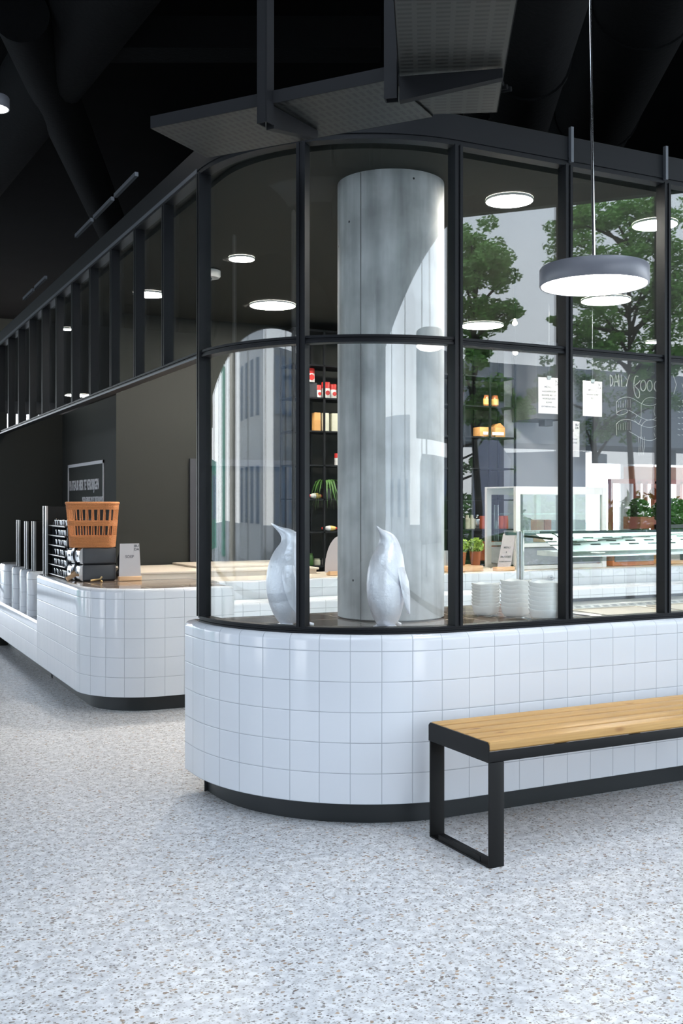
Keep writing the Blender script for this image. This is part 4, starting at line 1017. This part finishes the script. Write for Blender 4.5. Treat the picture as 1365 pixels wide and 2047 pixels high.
for i, (pa, pb, lb) in enumerate(((1213, 1240, 'orange planter with leafy plants beside the display cabinet'), (1241, 1322, 'long dark planter with green and brown foliage'))):
    xa, xb = ox(pa), ox(pb); t = thing('planter', lb, 'planter'); yy = oy-.7-.1*i
    b = MB(); b.box(xa, xb, yy, yy+.35, 0, 1.28 if i == 0 else 1.17); add('planter_box', b, M_redor if i == 0 else M_blackpl, t)
    b = MB(); n_ = 500 if i == 0 else 1300; leaves(b, ((xa+xb)/2, yy+.17, 1.34), ((xb-xa)/2, .2, .20), n_, .045, rnd); add('foliage', b, M_leafB, t)

# ================================================================ THINGS ON THE LEFT COUNTER
cz = .8635
def dispenser(x, y, z, label):
    t = thing('napkin_dispenser', label, 'dispenser', (x, y, z), 0, 'black napkin dispensers under the basket')
    L_, d_, h_ = .285, .15, .126; b = MB(); q = []
    for xx, inset in ((.035, .0), (L_-.012, 0), (L_, .012)):
        pass
    b.bbox(.03, L_, 0, d_, 0, h_, .012, seg=4); add('body', b, M_blackpl, t)
    b = MB()        # bulging chrome end with a dark slot
    prof = []
    rings = []
    for k in range(7):
        a = -pi/2+pi*k/6; zz = h_/2+h_/2*.96*sin(a); xx = .03-.028*cos(a)
        rings.append([(xx, .012, zz), (xx, d_-.012, zz), (.034, d_-.012, zz), (.034, .012, zz)])
    b.loft(rings, False); add('chrome_end', b, M_chrome, t)
    b = MB(); b.box(-.001, .006, .045, d_-.045, h_*.46, h_*.60); add('slot', b, M_blackpl, t)
dispenser(1.790, 7.98, cz, 'lower front black dispenser with chrome end under the basket')
dispenser(1.765, 8.15, cz, 'lower rear black dispenser with chrome end under the basket')
dispenser(1.790, 7.98, cz+.128, 'upper front black dispenser carrying the wicker basket')
dispenser(1.765, 8.15, cz+.128, 'upper rear black dispenser carrying the wicker basket')
# wicker basket
t = thing('wicker_basket', 'orange brown open weave wicker basket standing on the black dispensers', 'basket', (1.930, 8.13, cz+.2555), YAW+.05)
def brect(z):
    f = z/.345; hx = .158+.025*f; hy = .120+.022*f; return rrect(-hx, hx, -hy, hy, .05, 5)
def rings_between(z0, z1, amp, b, n=6):
    for k in range(n):
        z = z0+(z1-z0)*(k+.5)/n; pts = brect(z); P = []
        m = 4
        for i in range(len(pts)):
            a, c = pts[i], pts[(i+1) % len(pts)]; L_ = hypot(c[0]-a[0], c[1]-a[1]); st = max(1, int(L_/.012))
            for j in range(st): P.append((a[0]+(c[0]-a[0])*j/st, a[1]+(c[1]-a[1])*j/st))
        out_ = []
        for i, (x, y) in enumerate(P): s_ = 1+amp*(1 if (i+k) % 2 else -1); out_.append((x*s_, y*s_, z))
        out_.append(out_[0]); b.tube(out_, (z1-z0)/n*.56, 6, True, False)
b = MB(); b.lathe([(.0001, 0), (.0001, .004)], n=4); pts = brect(0); b.ring(pts, [(0, 0), (0, .008)], cap=True); rings_between(0, .09, .012, b, 10); add('lower_weave', b, M_wicker, t)
b = MB(); rings_between(.165, .205, .012, b, 4); add('middle_weave', b, M_wicker, t)
b = MB(); rings_between(.290, .335, .012, b, 5); add('upper_weave', b, M_wicker, t)
b = MB(); P = [(x, y, .340) for (x, y) in brect(.34)]; P.append(P[0]); b.tube(P, .011, 8, True, False); add('rim', b, M_wicker, t)
b = MB(); p0, p1 = brect(.09), brect(.30); cum = 0; last = None
segs = []
def samp(pts, n):
    L_ = [0]
    for i in range(len(pts)): a, c = pts[i], pts[(i+1) % len(pts)]; L_.append(L_[-1]+hypot(c[0]-a[0], c[1]-a[1]))
    o_ = []
    for k in range(n):
        s_ = L_[-1]*k/n; i = max(j for j in range(len(pts)) if L_[j] <= s_); f = (s_-L_[i])/(L_[i+1]-L_[i]+1e-9); a, c = pts[i], pts[(i+1) % len(pts)]
        o_.append((a[0]+(c[0]-a[0])*f, a[1]+(c[1]-a[1])*f))
    return o_
for a, c in zip(samp(p0, 26), samp(p1, 26)):
    b.tube([(a[0], a[1], .09), (c[0], c[1], .30)], .0055, 6)
add('upright_stakes', b, M_wicker, t)
# cutlery rack
t = thing('cutlery_rack', 'black tiered cutlery rack with chrome rails beside the tallest tray panel', 'rack', (0, 0, 0))
ra, rb_, rx0, rx1 = 8.34, 8.91, 1.75, 1.98
b = MB(); b.box(rx1-.02, rx1, ra, rb_, cz, cz+.47); b.box(rx0+.03, rx1, ra, ra+.012, cz, cz+.44); b.box(rx0+.03, rx1, rb_-.012, rb_, cz, cz+.44)
for k in range(6): b.box(rx0+.012, rx1, ra, rb_, cz+.004+k*.080, cz+.014+k*.080)
add('case', b, M_blackpl, t)
for k in range(6): b = MB(); b.tube([(rx0+.004, ra-.02, cz+.012+k*.080), (rx0+.004, rb_+.02, cz+.012+k*.080)], .0035, 8); add('rail', b, M_steel, t)
cut = None; rnd = random.Random(11)
rows = ['bottom', 'second', 'third', 'fourth', 'fifth', 'top']
for k in range(6):
    for j in range(11):
        yy = ra+.03+j*.043+rnd.uniform(-.006, .006); p = (rx0+.028+rnd.uniform(0, .02), yy, cz+.015+k*.080)
        lb = 'steel cutlery handle standing in the %s tier of the cutlery rack' % rows[k]
        if cut is None:
            b = MB(); b.lathe([(.003, 0), (.004, .015), (.0075, .035), (.008, .044), (.004, .050), (.0001, .052)], n=8); cut = one('cutlery_piece', b, M_chrome, lb, 'cutlery', p, 0, 'cutlery in the rack, tier 1')
            cut['group'] = 'cutlery in the bottom tier'
        else: dup(cut, p, None, lb, 'cutlery in the %s tier' % rows[k])
# card SOEP
t = thing('soup_sign', 'white card lettered SOEP with logo, on a pale wooden foot beside the dispensers', 'card', (2.175, 7.93, cz), YAW*.0)
b = MB(); b.bbox(-.095, .082, -.02, .03, 0, .034, .003); add('wooden_foot', b, M_ltwood, t)
b = MB(); pts = [(-.092, .03), (.080, .03), (.066, .285), (-.085, .285)]
for yy in (-.001, .001):
    for p in pts: b.v.append(Vector((p[0], yy, p[1])))
b.face((0, 1, 2, 3)); b.face((7, 6, 5, 4))
for i in range(4): j = (i+1) % 4; b.face((i, 4+i, 4+j, j))
add('sheet', b, M_paper, t)
text_obj('lettering', 'SOEP', .030, M_inkl, Matrix.Translation((-.010, -.002, .175)) @ Matrix.Rotation(pi/2, 4, 'X'), t, .0003, 'CENTER')
text_obj('logo', 'BU\nDA', .026, M_ink, Matrix.Translation((.045, -.002, .258)) @ Matrix.Rotation(pi/2, 4, 'X'), t, .0003, 'CENTER', 1.1)
# little bits
b = MB(); b.bbox(-.05, .05, -.006, .006, 0, .035, .003, M=Matrix.Rotation(-.5, 4, 'Y')); one('wooden_arrow', b, M_ltwood, 'small tan wooden piece lying tilted before the cutlery rack', 'wooden piece', (1.775, 8.22-.1, cz+.02), .2)
b = MB(); b.tube([(-.04, 0, .012), (0, .005, .016), (.03, -.003, .02), (.045, 0, .04)], .008, 6); b.lathe([(.010, 0), (.012, .008), (.004, .016)], (.035, -.02, 0), n=10); one('brass_trinket', b, mat('aged_brass', (.45, .32, .16), .35, .9), 'small brass coloured trinket lying before the lower dispenser', 'ornament', (1.90, 7.90, cz))
b = MB(); b.lathe([(.035, 0), (.045, .04), (.02, .07), (.03, .14), (.012, .20), (.0001, .22)], n=16); b_ = one('pepper_mill', b, M_blackpl, 'dark pepper mill half hidden behind the basket', 'mill', (2.17, 8.20, cz)); b_.scale = (1, 1, 1.1)
# framed sign on the dark wall
t = thing('wall_sign', 'white outlined sign PLATEAUS HIER TE VERKRIJGEN on the dark wall', 'sign')
ya, yb = on_x(137, 2.338), on_x(208, 2.338); z1 = 1.854; z0 = 1.20
b = MB()
for (a, c, e, f) in ((yb, ya, z1-.03, z1), (yb, ya, z0, z0+.03), (yb, yb+.022, z0, z1), (ya-.022, ya, z0, z1)): b.box(2.330, 2.339, a, c, e, f)
add('outline', b, M_paper, t)
text_obj('headline', 'PLATEAUS HIER TE VERKRIJGEN', .135, M_paper, face_nx((2.336, ya-.05, z1-.26)), t, .001, 'LEFT', .655)
text_obj('subline', 'VOOR GEBRUIK IN HET RESTAURANT', .062, M_paper, face_nx((2.336, yb+.05, z1-.375)), t, .001, 'RIGHT', .76)
text_obj('dotted_line', 'IIIIIIIIIIIIIIIIIIIIIIIIIIIII', .05, M_paper, face_nx((2.336, yb+.05, z1-.55)), t, .001, 'RIGHT', .9)

# ================================================================ OUTDOORS (seen mirrored in the glass)
def mir(px, D): x, y = loc(px, D); return (x, 2*GY-y)
def tree(px, D, blobs, label, m, seed, n=1000, size=.055, trunk_r=.07, base=0):
    rnd = random.Random(seed); gx_, gy_ = mir(px, D); t = thing('street_tree', label, 'tree', (gx_, gy_, -.03))
    b = MB(); top = max(zed(q[1], D) for q in blobs)
    b.tube([(0, 0, 0), (.05, .03, 1.4), (-.04, .02, 2.6), (0, 0, top)], [trunk_r, trunk_r*.8, trunk_r*.55, .015], 10)
    lf = MB()
    for (bx, by, r) in blobs:
        p = mir(bx, D); z = zed(by, D); rr = r*D/F; c = (p[0]-gx_, p[1]-gy_, z)
        b.tube([(0, 0, max(1.2, z-rr*1.5)), (c[0]*.6, c[1]*.6, z-rr*.5), c], [.035, .02, .008], 6)
        for k in range(9):      # clumps inside each blob
            a, e, q = rnd.uniform(0, 2*pi), rnd.uniform(-1, 1), rnd.uniform(.3, .95); cc = (c[0]+rr*q*cos(a), c[1]+rr*q*sin(a), c[2]+rr*q*e*.9)
            leaves(lf, cc, (rr*.50, rr*.50, rr*.36), int(n/12), size*.72, rnd)
    add('trunk', b, M_trunk, t); add('foliage', lf, m, t); return t
tree(950, 15.5, [(940, 470, 45), (985, 500, 50), (930, 560, 55), (1010, 555, 42), (960, 640, 60), (1010, 620, 35), (960, 530, 45), (935, 620, 45), (930, 740, 55), (960, 700, 30), (985, 780, 55), (1040, 810, 42), (950, 830, 45)], 'green tree outside, mirrored in the panes right of the column', M_leafA, 1, 1500)
tree(1260, 16.5, [(1120, 470, 48), (1150, 540, 50), (1180, 430, 50), (1220, 500, 60), (1270, 430, 60), (1330, 440, 60), (1350, 530, 60), (1290, 560, 70), (1200, 620, 60), (1260, 680, 65), (1340, 660, 60), (1160, 680, 35), (1400, 560, 70), (1110, 640, 16), (1225, 430, 40), (1240, 570, 50), (1180, 580, 35), (1310, 600, 55), (1300, 500, 50), (1150, 440, 30), (1210, 690, 35), (1300, 730, 40), (1360, 720, 40), (1350, 600, 40)], 'large dense tree outside, mirrored around the grey pendant', M_leafA, 2, 1600)
tree(1190, 18.5, [(1110, 740, 30), (1160, 760, 45), (1210, 780, 45), (1280, 790, 50), (1170, 850, 40), (1230, 860, 35), (1330, 800, 45), (1080, 780, 30)], 'lower sparse tree outside behind the large one', M_leafB, 3, 800)
tree(880, 19, [(985, 890, 30), (940, 925, 26), (1000, 930, 28), (1015, 870, 20), (850, 860, 40), (800, 840, 40)], 'thin hanging tree outside near the flag', M_leafB, 4, 520)
# hedge
t = thing('hedge', 'long clipped green hedge outside beyond the paving', 'hedge'); lf = MB(); rnd = random.Random(8)
hp = [mir(px, 21) for px in (700, 800, 920, 1040, 1160, 1280, 1400)]
for p in hp:
    leaves(lf, (p[0], p[1], .85), (1.0, 1.0, .85), 1500, .09, rnd)
add('foliage', lf, M_leafB, t)
# banner outside
p = mir(945, 17.0); t = thing('beach_flag', 'lavender banner flag with a yellow emblem outside by the hedge', 'flag', (p[0], p[1], -.03), atan2(p[1]-4.1, p[0])+pi/2)
b = MB(); b.tube([(0, 0, 0), (0, 0, 2.0), (.10, 0, 2.5), (.3, 0, 2.75)], .018, 8); add('pole', b, M_white, t)
b = MB(); q = [(0, 0, .9), (.55, .02, 1.05), (.62, 0, 2.2), (.3, 0, 2.7), (.02, 0, 2.3)]
b.v = [Vector(v) for v in q]+[Vector(v)+Vector((0, .006, 0)) for v in q]; b.face(range(5)); b.face([9, 8, 7, 6, 5]); add('cloth', b, M_flag, t)
b = MB(); b.ring([(.09*cos(a)+.3, .09*sin(a)+1.5) for a in [2*pi*k/10 for k in range(10)]], [(0, -.01), (0, .02)], cap=True, M=Matrix.Rotation(pi/2, 4, 'X')); add('emblem', b, M_yel, t)
# buildings across the street
def bldg(x, y, sx_, sy_, h, m, label, rows_=3, rz=0):
    t = thing('building', label, 'building', (x, y, -.03), rz); b = MB(); b.box(-sx_/2, sx_/2, -sy_/2, sy_/2, 0, h); add('wall', b, m, t)
    for s_ in (-1, 1):
        for r_ in range(rows_):
            for k in range(4):
                xx = -sx_/2+sx_*(k+.5)/4; zz = 1+r_*2.8
                if zz+1.5 > h: continue
                b = MB(); b.box(xx-.6, xx+.6, s_*sy_/2-.03, s_*sy_/2+.03, zz, zz+1.5); add('window', b, M_bblue, t)
bldg(-24, 12, 8, 8, 9, M_bwhite, 'white rendered building across the street to the left', 3, pi/2)
bldg(-24, 0, 8, 8, 5.5, M_bgrey, 'grey rendered building across the street', 2, pi/2)
bldg(-22, -14, 8, 8, 3.2, M_bblue, 'low blue clad building across the street', 1, pi/2)
bldg(-14, 34, 7, 7, 3.0, M_bgreen, 'low green clad building beyond the far facade', 1, 0)
bldg(-3, -36, 12, 8, 5, M_bwhite, 'white building behind the hall', 2, 0)
bldg(14, -34, 12, 8, 3.4, M_bgrey, 'low grey building behind the hall', 1, 0)
# hall columns that show as grey bars in the curved glass
for i, (x, y) in enumerate(((-6.5, 2.0), (-6.5, 10.0), (-3.0, -9.0))):
    b = MB(); b.lathe([(.25, 0), (.25, 5.2)], n=32); one('hall_column', b, M_conc, ['round concrete hall column nearest the left facade', 'round concrete hall column farther along the left facade', 'round concrete hall column behind the viewer'][i], 'column', (x, y, 0))

# elevated walkway outside that shows as a dark band low in the mirrored view
t = thing('elevated_walkway', 'dark elevated walkway outside behind the trees', 'walkway', (16, -12.5, -.03))
b = MB(); b.box(-12, 22, -1.0, 1.0, 2.9, 4.7); add('deck', b, M_bgrey, t)
for k in range(5): b = MB(); b.lathe([(.15, 0), (.15, 2.9)], (-10+k*7, 0, 0), n=16); add('pier', b, M_bgrey, t)

bl = mir(1110, 33); bldg(bl[0], bl[1], 2.6, 2.4, 3.1, M_bgrey, 'low grey block added outside to dim the mirrored sky under the walkway', 1, -.5)  # added block that cuts the white sky reflection in the right panes
bldg(-17, 23, 1.6, 1.6, 5.5, M_bgreen, 'narrow green tower block outside to the left', 0)
bldg(-17, 18, 1.6, 1.6, 6.5, M_cream, 'narrow cream tower block outside to the left', 0)

# pieces that belong to a part of a thing go one level deeper
DEEP = {'louvre': ('canopy',), 'slot': ('perforated_strip', 'chrome_end'), 'round_emblem': ('label_band',), 'printed_line': ('sheet', 'paper'),
        'lettering': ('sheet',), 'logo': ('sheet', 'paper'), 'emblem': ('cloth',), 'window': ('wall',), 'edge_strip': ('housing',), 'glass_edge': ('curved_glass',),
        'canopy_base': ('canopy',), 'sensor': ('body',), 'ribbon_drawing': ('board',), 'price_list': ('board',), 'daily_lettering': ('board',), 'food_lettering': ('board',)}
for o in list(bpy.data.objects):
    k = o.name.split('.')[0]
    if o.parent and k in DEEP:
        for sib in kids(o.parent):
            if sib.name.split('.')[0] in DEEP[k]: o.parent = sib; break
